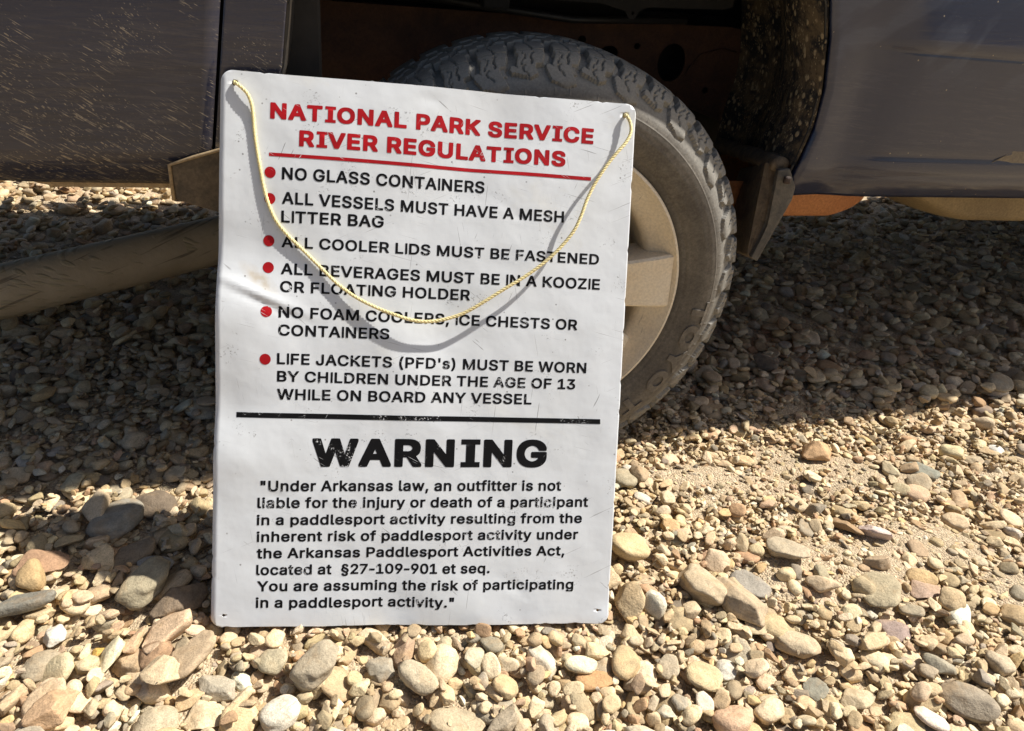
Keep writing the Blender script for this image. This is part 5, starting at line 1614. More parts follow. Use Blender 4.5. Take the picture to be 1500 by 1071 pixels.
        [1043,9, 1033,2, 1008,0, 911,0, 880,3, 870,13, 866,45, 866,497, 863,516, 854,545, 836,571, 801,592, 761,602, 722,593, 701,582, 681,567, 662,540, 648,503, 646,482, 646,45, 642,13, 631,3, 602,0, 506,0, 479,2, 471,6, 465,16, 462,45, 462,513, 452,543, 432,571, 398,593, 363,602, 322,591, 288,569, 274,555, 257,530, 245,491, 242,470, 242,45, 239,13, 228,3, 199,0, 102,0, 75,2, 68,6, 61,16, 59,47, 59,719, 61,748, 65,756, 75,762, 102,764, 222,762, 236,754, 239,733, 243,730, 293,758, 328,770, 378,776, 446,774, 488,764, 521,748, 546,730, 581,693, 621,727, 656,748, 701,766, 745,774, 817,776, 876,768, 921,752, 960,729, 995,694, 1016,663, 1037,613, 1047,557, 1049,47, 1047,16],
    ]],
    'n': [794, [
        [678,6, 670,2, 643,0, 544,0, 515,3, 505,13, 501,47, 501,476, 497,501, 485,534, 471,555, 456,570, 419,592, 382,600, 332,588, 290,561, 265,530, 248,489, 242,455, 242,45, 239,13, 228,3, 197,0, 100,0, 75,2, 65,9, 61,16, 59,45, 59,717, 61,748, 68,758, 75,762, 104,764, 222,762, 235,752, 237,731, 241,725, 295,754, 342,768, 405,774, 473,770, 521,759, 560,743, 595,720, 624,690, 649,654, 669,607, 680,561, 686,499, 686,45, 684,16],
    ]],
    'o': [804, [
        [504,756, 560,731, 613,692, 639,666, 664,632, 684,599, 701,561, 723,478, 729,379, 724,294, 707,215, 681,153, 639,93, 587,45, 531,13, 500,1, 463,-7, 386,-15, 301,-9, 241,6, 195,28, 170,43, 118,91, 77,148, 51,204, 32,277, 24,368, 32,480, 51,555, 83,621, 117,667, 168,714, 228,747, 288,766, 365,774, 454,768],
        [367,600, 328,591, 301,577, 271,551, 250,522, 233,489, 218,439, 212,403, 211,358, 220,310, 231,273, 245,244, 266,213, 288,192, 322,170, 361,159, 386,158, 421,166, 454,182, 487,211, 507,238, 523,273, 537,318, 543,354, 543,401, 535,445, 521,489, 506,520, 485,550, 456,575, 434,587, 392,600],
    ]],
    'p': [821, [
        [62,-217, 59,-206, 59,715, 63,752, 73,762, 100,764, 224,762, 237,752, 239,729, 243,723, 288,750, 322,764, 357,770, 425,774, 510,764, 568,742, 602,722, 627,702, 672,653, 708,592, 724,549, 734,513, 746,414, 746,347, 742,300, 730,231, 716,188, 700,152, 669,101, 649,77, 618,49, 568,16, 515,-4, 475,-11, 427,-15, 357,-11, 303,3, 245,36, 242,26, 241,-215],
        [398,158, 431,164, 462,177, 487,194, 512,221, 533,258, 546,291, 557,335, 561,379, 557,428, 547,470, 533,505, 514,538, 487,567, 461,584, 436,594, 407,600, 378,598, 347,588, 326,577, 295,549, 275,520, 258,484, 247,441, 240,391, 243,345, 253,296, 269,252, 287,223, 309,197, 338,176, 367,164],
        [97,1113, 75,1114, 66,1120, 61,1130, 64,1147],
    ]],
    'q': [821, [
        [710,-217, 529,-215, 528,26, 525,34, 469,3, 415,-11, 344,-15, 270,-7, 208,14, 158,45, 117,84, 79,138, 49,206, 30,291, 24,399, 36,509, 46,545, 64,594, 98,652, 148,706, 197,739, 236,756, 270,766, 347,774, 413,770, 448,764, 490,747, 527,723, 533,728, 536,752, 548,762, 672,764, 699,762, 710,752, 713,715, 713,-206],
        [373,158, 411,167, 442,181, 468,202, 495,238, 513,277, 524,318, 530,354, 530,404, 523,447, 512,487, 500,514, 474,553, 448,575, 427,587, 394,598, 365,600, 328,592, 301,579, 270,554, 248,524, 231,489, 218,445, 212,406, 211,360, 216,327, 228,283, 247,240, 264,215, 280,197, 312,175, 344,163],
        [566,1113, 544,1114, 535,1120, 530,1130, 533,1147],
    ]],
    'r': [520, [
        [73,3, 62,14, 59,45, 59,717, 63,752, 73,762, 100,764, 220,762, 234,754, 237,736, 241,734, 292,760, 330,770, 373,774, 419,774, 467,768, 477,758, 480,729, 480,630, 477,603, 474,596, 465,590, 440,588, 365,592, 319,578, 293,563, 272,542, 257,518, 249,499, 242,466, 242,47, 239,13, 228,3, 199,0, 104,0],
    ]],
    's': [713, [
        [467,757, 508,739, 533,723, 570,688, 586,669, 605,636, 623,590, 624,545, 618,534, 610,529, 515,508, 467,508, 455,516, 434,555, 409,583, 380,598, 344,606, 311,602, 270,585, 247,565, 237,549, 236,538, 250,514, 278,496, 326,480, 459,448, 496,436, 548,410, 573,392, 594,372, 612,347, 624,323, 636,279, 638,208, 634,171, 626,142, 605,101, 582,72, 558,51, 519,26, 459,1, 396,-11, 319,-15, 237,-7, 180,8, 141,27, 114,45, 83,74, 60,105, 42,140, 30,179, 30,227, 37,239, 48,245, 141,264, 166,266, 193,263, 204,254, 224,208, 243,186, 282,165, 319,156, 359,159, 404,175, 432,196, 444,213, 448,227, 434,251, 407,270, 382,279, 228,317, 191,329, 135,357, 93,394, 75,418, 63,441, 52,482, 47,547, 52,590, 64,630, 89,673, 127,712, 170,739, 220,759, 276,770, 347,774, 419,768],
    ]],
    't': [462, [
        [411,6, 369,-4, 293,-8, 234,-2, 197,8, 160,27, 134,47, 110,78, 92,115, 84,150, 80,196, 80,592, 73,596, -8,599, -20,605, -24,613, -26,640, -26,717, -23,750, -14,761, 17,764, 73,765, 79,767, 82,914, 86,924, 95,929, 125,932, 220,932, 255,928, 263,918, 265,891, 267,767, 274,765, 388,762, 398,758, 403,750, 406,642, 404,613, 400,605, 388,599, 274,596, 266,592, 265,213, 275,182, 292,169, 311,164, 359,170, 386,168, 400,159, 422,63, 421,18],
    ]],
    'u': [795, [
        [68,758, 75,762, 102,764, 199,764, 228,762, 239,752, 242,719, 242,298, 245,275, 260,231, 284,198, 319,175, 363,164, 413,176, 449,198, 478,233, 492,262, 498,285, 501,304, 501,719, 505,752, 515,762, 546,764, 645,764, 670,762, 680,756, 684,748, 686,719, 686,47, 684,16, 678,6, 670,2, 641,0, 521,2, 509,13, 506,34, 502,38, 456,13, 411,-2, 342,-10, 270,-5, 214,8, 177,26, 140,53, 117,78, 97,107, 77,152, 65,200, 59,256, 59,719, 61,748],
    ]],
    'v': [757, [
        [1,756, 12,762, 44,764, 149,764, 174,762, 184,756, 353,296, 359,303, 523,754, 535,762, 568,764, 670,764, 697,762, 707,754, 711,725, 708,698, 448,18, 438,5, 405,0, 301,0, 272,3, 261,13, -1,696, -4,725, -2,748],
    ]],
    'w': [1081, [
        [8,754, 19,762, 52,764, 153,764, 179,762, 190,754, 304,348, 309,341, 425,752, 436,762, 465,764, 569,764, 602,760, 612,744, 722,342, 730,358, 828,713, 842,754, 853,762, 882,764, 985,764, 1012,762, 1020,758, 1026,746, 1025,702, 820,26, 812,9, 801,2, 776,0, 678,0, 649,2, 637,11, 520,420, 515,427, 394,11, 382,2, 353,0, 257,0, 230,2, 220,8, 213,20, 6,702, 5,744],
    ]],
    'y': [757, [
        [52,-216, 52,-188, 73,-107, 81,-92, 91,-85, 114,-84, 168,-90, 197,-76, 215,-57, 228,-32, 251,34, -1,696, -4,725, 0,754, 12,762, 41,764, 147,764, 174,762, 184,756, 353,296, 363,316, 523,754, 533,762, 562,764, 668,764, 701,760, 709,746, 708,698, 408,-88, 371,-161, 344,-196, 320,-217],
        [91,1113, 69,1114, 58,1120, 52,1130, 53,1146],
    ]],
    '§': [767, [
        [392,1012, 446,1005, 488,993, 527,974, 565,941, 601,891, 624,841, 636,800, 634,754, 620,742, 535,722, 508,720, 481,723, 472,731, 448,787, 426,819, 402,835, 367,844, 330,837, 299,820, 288,807, 279,791, 277,777, 281,765, 301,734, 324,715, 544,583, 574,563, 607,534, 643,489, 668,441, 678,401, 680,341, 674,292, 655,248, 640,227, 619,206, 585,179, 614,119, 620,92, 624,45, 620,-13, 615,-38, 591,-87, 548,-132, 522,-150, 485,-167, 419,-183, 375,-187, 320,-187, 261,-181, 210,-166, 162,-140, 124,-104, 97,-67, 75,-16, 65,24, 66,69, 81,80, 166,100, 197,103, 224,101, 234,94, 252,43, 278,8, 303,-9, 347,-19, 392,-10, 423,9, 433,22, 440,42, 436,63, 418,90, 390,113, 162,248, 127,275, 98,303, 71,339, 49,383, 40,418, 36,478, 42,530, 64,582, 93,618, 133,650, 105,709, 96,773, 96,802, 102,852, 112,883, 127,912, 140,930, 168,957, 195,975, 234,993, 266,1003, 307,1009],
        [224,517, 210,486, 213,460, 237,422, 264,398, 452,289, 468,292, 494,316, 507,345, 505,364, 497,381, 483,403, 459,424, 259,540, 244,536],
    ]],
    ' ': [369, [
    ]],
}
FH = {
    ' ': [369, [
    ]],
    'N': [982, [
        [847,990, 856,970, 859,926, 859,70, 856,30, 849,12, 828,2, 785,0, 635,2, 622,5, 613,12, 279,530, 276,517, 276,70, 271,19, 265,10, 254,4, 208,0, 73,2, 53,10, 43,30, 41,74, 41,930, 43,970, 51,988, 69,997, 113,1000, 263,998, 285,990, 607,484, 620,467, 623,479, 623,930, 628,981, 635,990, 646,996, 692,1000, 827,998],
    ]],
    'A': [907, [
        [314,998, 358,1000, 505,998, 522,993, 533,980, 854,107, 857,92, 856,30, 851,16, 841,6, 828,2, 790,0, 688,0, 648,2, 630,10, 618,26, 543,238, 538,244, 531,245, 292,245, 283,242, 205,23, 197,11, 186,5, 137,0, 0,2, -16,6, -28,17, -32,32, -33,65, -32,98, -28,112, 284,972, 296,990],
        [411,607, 405,600, 363,475, 362,468, 365,466, 453,465, 459,468],
    ]],
    'T': [853, [
        [473,2, 429,0, 301,2, 285,7, 274,19, 269,72, 269,773, 261,777, 26,779, 4,787, -3,797, -6,809, -8,932, -4,977, 2,988, 11,995, 64,1000, 708,1000, 755,996, 766,990, 773,981, 778,932, 778,846, 776,806, 772,795, 765,786, 748,780, 710,777, 511,777, 503,773, 503,68, 497,19, 488,8],
    ]],
    'I': [660, [
        [60,0, 600,0, 600,185, 460,185, 460,815, 600,815, 600,1000, 60,1000, 60,815, 200,815, 200,185, 60,185],
    ]],
    'O': [999, [
        [642,983, 692,959, 723,940, 752,918, 785,887, 812,853, 846,800, 869,753, 884,711, 895,667, 904,612, 910,534, 910,468, 900,360, 889,309, 876,266, 855,216, 836,182, 789,118, 762,90, 732,66, 684,36, 651,21, 609,6, 571,-3, 487,-11, 427,-11, 372,-7, 310,6, 270,19, 234,36, 188,65, 157,90, 126,121, 102,151, 72,198, 52,238, 36,280, 22,333, 12,388, 6,472, 6,525, 10,590, 18,647, 29,696, 44,742, 69,797, 87,828, 129,882, 156,910, 186,934, 224,958, 266,979, 308,994, 347,1003, 429,1011, 491,1011, 546,1007, 586,1000],
        [460,784, 418,776, 375,758, 341,735, 308,702, 282,663, 261,618, 248,572, 240,519, 240,474, 250,417, 267,366, 295,315, 327,277, 363,249, 411,226, 458,216, 502,225, 540,241, 578,267, 614,304, 643,351, 659,390, 672,441, 678,490, 674,548, 663,599, 643,649, 620,687, 580,732, 551,753, 504,775],
    ]],
    'L': [757, [
        [62,995, 111,1000, 245,998, 263,991, 273,977, 276,928, 278,225, 286,223, 613,223, 651,221, 666,216, 675,209, 680,198, 683,149, 681,32, 677,17, 666,6, 651,2, 613,0, 111,0, 64,4, 53,10, 47,17, 43,32, 41,72, 41,930, 45,977, 51,988],
    ]],
    'P': [846, [
        [58,6, 51,12, 45,23, 41,70, 41,928, 43,968, 47,983, 53,990, 64,996, 109,1000, 427,1000, 485,996, 542,987, 578,976, 624,954, 673,918, 710,875, 736,829, 756,764, 762,727, 765,663, 762,594, 748,525, 723,466, 692,422, 666,396, 617,362, 571,342, 529,331, 482,323, 420,319, 279,318, 276,309, 276,68, 274,30, 268,14, 259,6, 248,3, 208,0, 109,0, 71,2],
        [278,776, 276,552, 279,543, 401,542, 422,545, 464,559, 498,586, 518,620, 530,661, 523,691, 511,716, 484,747, 458,764, 412,777, 288,779],
    ]],
    'R': [854, [
        [57,993, 71,998, 111,1000, 423,1000, 516,992, 582,976, 628,955, 678,919, 708,884, 724,860, 741,826, 760,758, 765,691, 761,589, 745,521, 723,475, 700,443, 672,415, 642,393, 640,388, 792,107, 795,94, 795,32, 791,19, 783,9, 766,2, 728,0, 617,0, 575,2, 557,10, 538,38, 383,329, 376,339, 367,341, 285,341, 277,337, 276,68, 274,30, 266,12, 257,5, 245,2, 111,0, 69,3, 58,6, 50,14, 43,30, 41,70, 41,928, 44,974, 48,984],
        [278,776, 276,574, 279,565, 407,564, 429,566, 460,576, 482,587, 513,618, 528,654, 530,669, 528,685, 511,724, 495,743, 479,755, 438,772, 398,779, 286,779],
    ]],
    'K': [884, [
        [821,10, 803,2, 759,0, 611,2, 589,10, 340,359, 332,365, 306,340, 277,306, 276,68, 274,30, 266,12, 257,5, 245,2, 111,0, 69,3, 58,6, 50,14, 43,30, 41,70, 41,928, 44,972, 47,983, 55,991, 75,998, 208,1000, 248,997, 259,994, 268,986, 274,970, 276,932, 276,683, 279,675, 307,702, 556,972, 580,994, 593,998, 631,1000, 765,1000, 805,997, 816,994, 824,986, 831,970, 832,937, 831,904, 823,886, 525,567, 514,552, 518,543, 826,110, 831,94, 831,34, 828,19],
    ]],
    'S': [850, [
        [557,989, 614,963, 652,937, 684,907, 717,862, 738,813, 749,760, 749,683, 746,671, 739,662, 721,654, 682,652, 586,652, 538,656, 529,662, 523,671, 515,702, 505,725, 482,752, 442,776, 396,788, 356,784, 308,764, 290,750, 275,733, 266,718, 265,706, 273,693, 296,672, 334,650, 396,628, 531,591, 596,567, 664,527, 705,490, 733,452, 743,432, 760,375, 764,320, 762,244, 747,178, 730,141, 714,116, 676,72, 622,34, 555,5, 502,-7, 456,-13, 352,-15, 279,-9, 206,8, 157,29, 99,68, 63,105, 37,145, 16,196, 5,258, 5,328, 8,340, 15,349, 33,357, 71,359, 173,359, 221,355, 236,342, 251,286, 274,254, 294,238, 314,227, 347,216, 381,209, 427,217, 458,228, 480,240, 502,258, 517,276, 526,293, 527,304, 507,330, 485,346, 460,359, 407,378, 254,422, 186,448, 124,484, 81,523, 51,568, 39,599, 31,636, 26,691, 28,755, 34,793, 43,824, 58,857, 74,882, 111,924, 170,966, 235,993, 277,1003, 321,1009, 422,1011, 491,1005],
    ]],
    'E': [801, [
        [57,7, 48,16, 44,26, 41,70, 41,928, 43,970, 48,984, 57,993, 68,997, 111,1000, 631,1000, 672,998, 686,993, 695,983, 700,968, 702,848, 698,800, 692,789, 684,784, 670,779, 631,777, 285,777, 278,775, 277,769, 277,625, 280,618, 604,617, 642,615, 661,607, 670,589, 672,548, 672,463, 670,424, 666,411, 661,404, 650,398, 604,394, 280,393, 277,386, 276,233, 278,225, 285,223, 637,223, 688,217, 701,206, 705,189, 707,68, 705,30, 700,16, 692,7, 681,3, 637,0, 111,0, 71,2],
    ]],
    'V': [907, [
        [849,988, 857,966, 857,908, 854,893, 536,21, 525,8, 507,2, 358,0, 319,2, 305,6, 297,12, 290,25, -28,888, -32,902, -33,935, -32,968, -28,983, -22,990, -11,996, 36,1000, 175,998, 188,995, 198,986, 409,400, 414,392, 616,968, 625,986, 633,994, 644,997, 688,1000, 827,998, 839,995],
    ]],
    'C': [959, [
        [659,977, 714,947, 758,913, 794,875, 828,826, 853,773, 872,702, 873,632, 866,614, 858,607, 847,603, 807,600, 708,600, 661,605, 651,610, 645,620, 628,669, 615,693, 593,721, 562,747, 527,767, 485,780, 458,784, 422,777, 374,758, 328,724, 297,688, 268,636, 249,579, 240,525, 240,474, 250,417, 263,377, 282,337, 306,300, 328,276, 355,255, 387,236, 425,222, 460,215, 493,222, 531,235, 558,251, 585,271, 617,311, 632,340, 645,380, 659,394, 712,400, 807,400, 854,395, 865,388, 870,379, 874,335, 869,282, 851,220, 833,183, 808,144, 785,113, 761,90, 703,46, 664,26, 631,13, 580,-1, 529,-9, 429,-11, 349,-3, 270,19, 230,38, 188,65, 161,86, 122,124, 98,156, 66,208, 49,244, 33,289, 20,340, 12,390, 6,472, 6,526, 10,590, 18,649, 34,716, 51,760, 72,802, 102,849, 126,879, 156,910, 219,956, 250,972, 290,988, 338,1001, 374,1007, 427,1011, 493,1011, 529,1009, 578,1001, 619,991],
    ]],
    'G': [977, [
        [259,23, 221,43, 177,72, 152,92, 116,130, 69,202, 44,256, 29,302, 18,351, 10,408, 6,528, 12,610, 20,658, 33,713, 51,762, 72,804, 102,851, 124,879, 155,911, 214,954, 279,985, 328,1000, 369,1007, 423,1011, 485,1011, 568,1003, 613,992, 650,979, 706,950, 755,914, 789,880, 825,831, 856,769, 874,705, 875,632, 869,615, 859,607, 849,603, 808,600, 708,600, 661,605, 650,612, 644,620, 628,660, 608,694, 582,726, 551,752, 513,771, 474,782, 454,784, 420,777, 376,759, 335,731, 305,698, 275,652, 253,596, 240,525, 240,474, 250,417, 268,364, 288,326, 310,296, 338,269, 374,243, 423,223, 462,215, 489,220, 533,234, 578,263, 614,302, 633,339, 626,343, 456,345, 443,348, 434,355, 426,375, 424,494, 427,536, 436,554, 454,562, 495,564, 814,564, 861,560, 875,550, 882,534, 884,386, 876,298, 858,227, 824,160, 796,121, 771,94, 743,70, 708,46, 670,26, 633,12, 577,-3, 533,-9, 429,-11, 338,-1, 294,10],
    ]],
    'U': [971, [
        [834,991, 841,983, 845,972, 848,930, 846,298, 840,256, 824,202, 808,167, 781,125, 741,81, 704,52, 670,32, 635,15, 602,4, 522,-11, 431,-15, 369,-11, 310,-1, 265,12, 234,24, 170,63, 126,102, 88,154, 64,205, 45,280, 41,339, 41,928, 43,970, 49,986, 60,995, 73,998, 204,1000, 252,996, 263,990, 269,981, 275,930, 275,379, 279,349, 288,322, 300,298, 323,268, 339,254, 359,240, 385,227, 414,218, 447,214, 482,219, 513,231, 557,259, 590,300, 610,351, 612,370, 612,930, 618,981, 624,990, 635,996, 681,1000, 814,998],
    ]],
    'W': [1262, [
        [1206,986, 1213,966, 1211,897, 973,28, 964,11, 954,5, 942,2, 792,0, 750,3, 739,6, 730,14, 721,36, 597,492, 589,510, 584,499, 460,41, 450,14, 442,6, 431,3, 387,0, 235,2, 223,5, 214,12, 204,32, -31,895, -32,968, -28,981, -22,990, -2,998, 133,1000, 175,997, 186,994, 195,986, 201,974, 319,517, 332,475, 338,486, 463,963, 471,983, 482,994, 495,998, 533,1000, 646,1000, 690,997, 708,984, 717,957, 841,484, 847,474, 852,486, 972,953, 984,986, 995,995, 1007,998, 1141,1000, 1186,997, 1197,994],
    ]],
    'Y': [893, [
        [318,2, 297,12, 289,32, 286,384, -28,890, -32,904, -33,935, -32,968, -28,981, -22,990, -11,996, 35,1000, 184,998, 206,990, 216,979, 400,679, 407,673, 606,991, 622,998, 662,1000, 776,1000, 825,995, 837,984, 842,968, 842,908, 837,890, 524,384, 523,70, 518,19, 507,7, 491,2, 361,0],
    ]],
}
for font in (FB, FH):
    for ch in font:
        font[ch][1] = [list(zip(q[0::2], q[1::2])) for q in font[ch][1]]
def tighten(font, ch, gap):
    """give a letter even side bearings"""
    loops = font[ch][1]
    lo, hi_ = min(p[0] for L in loops for p in L), max(p[0] for L in loops for p in L)
    font[ch] = [hi_ - lo + 2 * gap, [[(px - lo + gap, py) for px, py in L] for L in loops]]


for ch in '-012379':
    tighten(FB, ch, 62)
FB['I'] = [300, [[(70, 0), (235, 0), (235, 1000), (70, 1000)]]]


def text_rings(s, font):
    x, out, last = 0, [], 0
    for ch in s:
        adv, loops = font[ch]
        if loops:
            out.append([[(px + x, py) for px, py in L] for L in loops])
            last = x + max(p[0] for L in loops for p in L)
        x += adv
    first = min(p[0] for g in out for L in g for p in L)
    return out, first, last


def fill_rings(rings, bm):
    cu = bpy.data.curves.new('tmp', 'CURVE')
    cu.dimensions = '2D'
    cu.fill_mode = 'BOTH'
    for rg in rings:
        sp = cu.splines.new('POLY')
        sp.points.add(len(rg) - 1)
        for p, q in zip(sp.points, rg):
            p.co = (q[0], q[1], 0, 1)
        sp.use_cyclic_u = True
    tmp = bpy.data.objects.new('tmp', cu)
    me = bpy.data.meshes.new_from_object(tmp)
    bpy.data.objects.remove(tmp)
    bm.from_mesh(me)
    bpy.data.meshes.remove(me)


def rings_to_bm(glyphs):
    """glyphs: a list of letters, each a list of closed outlines"""
    bm = bmesh.new()
    for rings in glyphs:
        fill_rings(rings, bm)
    bmesh.ops.remove_doubles(bm, verts=bm.verts[:], dist=1e-6)
    return bm


# raised lettering on the sidewall
rings, f0, f1 = text_rings('TOYO TIRES', FH)
hl, r0 = 0.029, 0.2990
out = []
a_start, a_end = R(-2), R(-83)
for gl in rings:
    dg = []
    for rg in gl:
        dense = []
        for k in range(len(rg)):
            (xa, ya), (xb, yb) = rg[k], rg[(k + 1) % len(rg)]
            m = max(1, int(max(abs(xb - xa), abs(yb - ya)) / 120))
            for q in range(m):
                dense.append((xa + (xb - xa) * q / m, ya + (yb - ya) * q / m))
        dg.append(dense)
    out.append(dg)
SEC_R, SEC_Y = sr[:60], sy[:60]


def side_point(x, y, lift):
    ang = a_start + (a_end - a_start) * (x - f0) / (f1 - f0)
    r = r0 - hl / 2 + hl * y / 1000
    yy = float(np.interp(r, sec[3:11, 0], sec[3:11, 1])) - lift
    return Vector((r * math.cos(ang), yy, r * math.sin(ang)))


bm = rings_to_bm(out)
src = [(v.co.x, v.co.y) for v in bm.verts]
ret = bmesh.ops.extrude_face_region(bm, geom=bm.faces[:])
new = {v for v in ret['geom'] if isinstance(v, bmesh.types.BMVert)}
for v in bm.verts:
    v.co = side_point(v.co.x, v.co.y, 0.0026 if v in new else -0.001)
obj_bm('tyre_lettering', bm, M['rubbed'], tyre)
copy_wheel((0.038, 1.205 + BW, 0.337), math.pi)
copy_wheel((3.05, 1.215, 0.337), 0)
copy_wheel((3.05, 1.205 + BW, 0.337), math.pi)

# ------------------------------------------------------------------ the sign
SW, SH = 0.610, 0.8155


def dent(u, v):
    """how far the bent aluminium sheet stands out of its plane"""
    d = 0.0
    g = lambda a, b, su, sv, rot=0.0: math.exp(-((((u - a) * math.cos(rot) + (v - b) * math.sin(rot)) / su) ** 2 + ((-(u - a) * math.sin(rot) + (v - b) * math.cos(rot)) / sv) ** 2))
    d += 0.0080 * g(0.00, 0.470, 0.085, 0.060)                    # bulge below the crease
    d -= 0.0060 * g(0.015, 0.560, 0.090, 0.050)                   # hollow above the crease
    d += 0.0030 * g(0.060, 0.500, 0.060, 0.0075, R(-22))          # the crease itself
    d -= 0.0016 * g(0.065, 0.487, 0.050, 0.006, R(-22))
    d += 0.0050 * g(0.03, 0.26, 0.06, 0.05) - 0.0045 * g(0.0, 0.33, 0.06, 0.04)
    d += 0.0060 * g(0.22, 0.74, 0.12, 0.085, R(40))               # broad swelling at the top
    d -= 0.0055 * g(0.37, 0.73, 0.05, 0.13, R(-38))
    d += 0.0040 * g(0.27, 0.40, 0.05, 0.09, R(20)) - 0.0030 * g(0.33, 0.47, 0.05, 0.07, R(20))
    d += 0.0035 * g(0.38, 0.02, 0.10, 0.05, R(-30)) - 0.0030 * g(0.26, 0.04, 0.06, 0.07, R(-30))
    d -= 0.0014 * g(0.458, 0.058, 0.018, 0.008, R(-40)) + 0.0010 * g(0.435, 0.635, 0.007, 0.006) + 0.0008 * g(0.418, 0.648, 0.016, 0.004, R(-40))
    d -= 0.0011 * g(0.300, 0.797, 0.012, 0.009) + 0.0007 * g(0.40, 0.50, 0.03, 0.018)
    d -= 0.0009 * g(0.09, 0.20, 0.010, 0.007)
    d += 0.0050 * g(0.61, 0.0, 0.035, 0.022, R(20))               # dog-eared corners
    d += 0.0025 * g(0.61, 0.815, 0.030, 0.022)
    d += 0.0013 * mnoise.noise(Vector((u * 9, v * 9, 4.2))) + 0.0006 * mnoise.noise(Vector((u * 26, v * 26, 1.2)))
    return d


def rounded_rect(w_, h_, r, n=10):
    pts = []
    for cx, cy, a0 in ((w_ - r, r, -90), (w_ - r, h_ - r, 0), (r, h_ - r, 90), (r, r, 180)):
        for k in range(n + 1):
            a = R(a0 + 90 * k / n)
            pts.append((cx + r * math.cos(a), cy + r * math.sin(a)))
    out = []
    for k in range(len(pts)):
        a, b = Vector(pts[k]), Vector(pts[(k + 1) % len(pts)])
        m = max(1, int((b - a).length / 0.006))
        for q in range(m):
            p = a + (b - a) * q / m
            if m > 3:                                            # knocked, slightly ragged edges
                nz = mnoise.noise(Vector((p.x * 60, p.y * 60, 0)))
                e = 0.0004 * nz + (0.0016 if nz < -0.42 else 0)
                c = Vector((w_ / 2, h_ / 2)) - p
                p = p + (Vector((math.copysign(e, c.x), 0)) if abs(p.x - w_ / 2) > w_ / 2 - 1e-4 else Vector((0, math.copysign(e, c.y))))
            out.append((p.x, p.y))
    return out


def bend(bm, lift, step):
    for ax, lim in ((0, SW), (1, SH)):
        k = step
        while k < lim:
            co = Vector((0, 0, 0))
            co[ax] = k
            no = Vector((0, 0, 0))
            no[ax] = 1
            bmesh.ops.bisect_plane(bm, geom=bm.verts[:] + bm.edges[:] + bm.faces[:], plane_co=co, plane_no=no, dist=1e-6)
            k += step
    for v in bm.verts:
        v.co.z = dent(v.co.x, v.co.y) + lift


HOLES = [(0.0194, 0.7983, 0.0042), (0.5931, 0.7985, 0.0042), (0.018, 0.0181, 0.0021), (0.5919, 0.0211, 0.0021)]
bm = rings_to_bm([[rounded_rect(SW, SH, 0.017)] + [ring(a, b, r, r, 20) for a, b, r in HOLES]])
bend(bm, 0.0, 0.008)
for f in bm.faces:
    if f.normal.z < 0:
        f.normal_flip()
me = bpy.data.meshes.new('regulation_sign')
bm.to_mesh(me)
bm.free()
alu = mat_simple('bare_aluminium', (0.40, 0.40, 0.39), 0.4, 0.8)
me.materials.append(M['sign'])
me.materials.append(alu)
me.polygons.foreach_set('use_smooth', [True] * len(me.polygons))
sign = link(bpy.data.objects.new('regulation_sign', me))
sm = sign.modifiers.new('thick', 'SOLIDIFY')
sm.thickness = 0.0018
sm.offset = -1
sm.material_offset = 1
sm.material_offset_rim = 1
mw = Matrix.Identity(4)
for r_ in range(3):
    mw[r_][0], mw[r_][1], mw[r_][2], mw[r_][3] = SX[r_], SY[r_], SN[r_], ST[r_]
sign.matrix_world = mw
sign['label'] = 'white metal river regulations sign leaning against the truck tyre'
sign['category'] = 'sign'

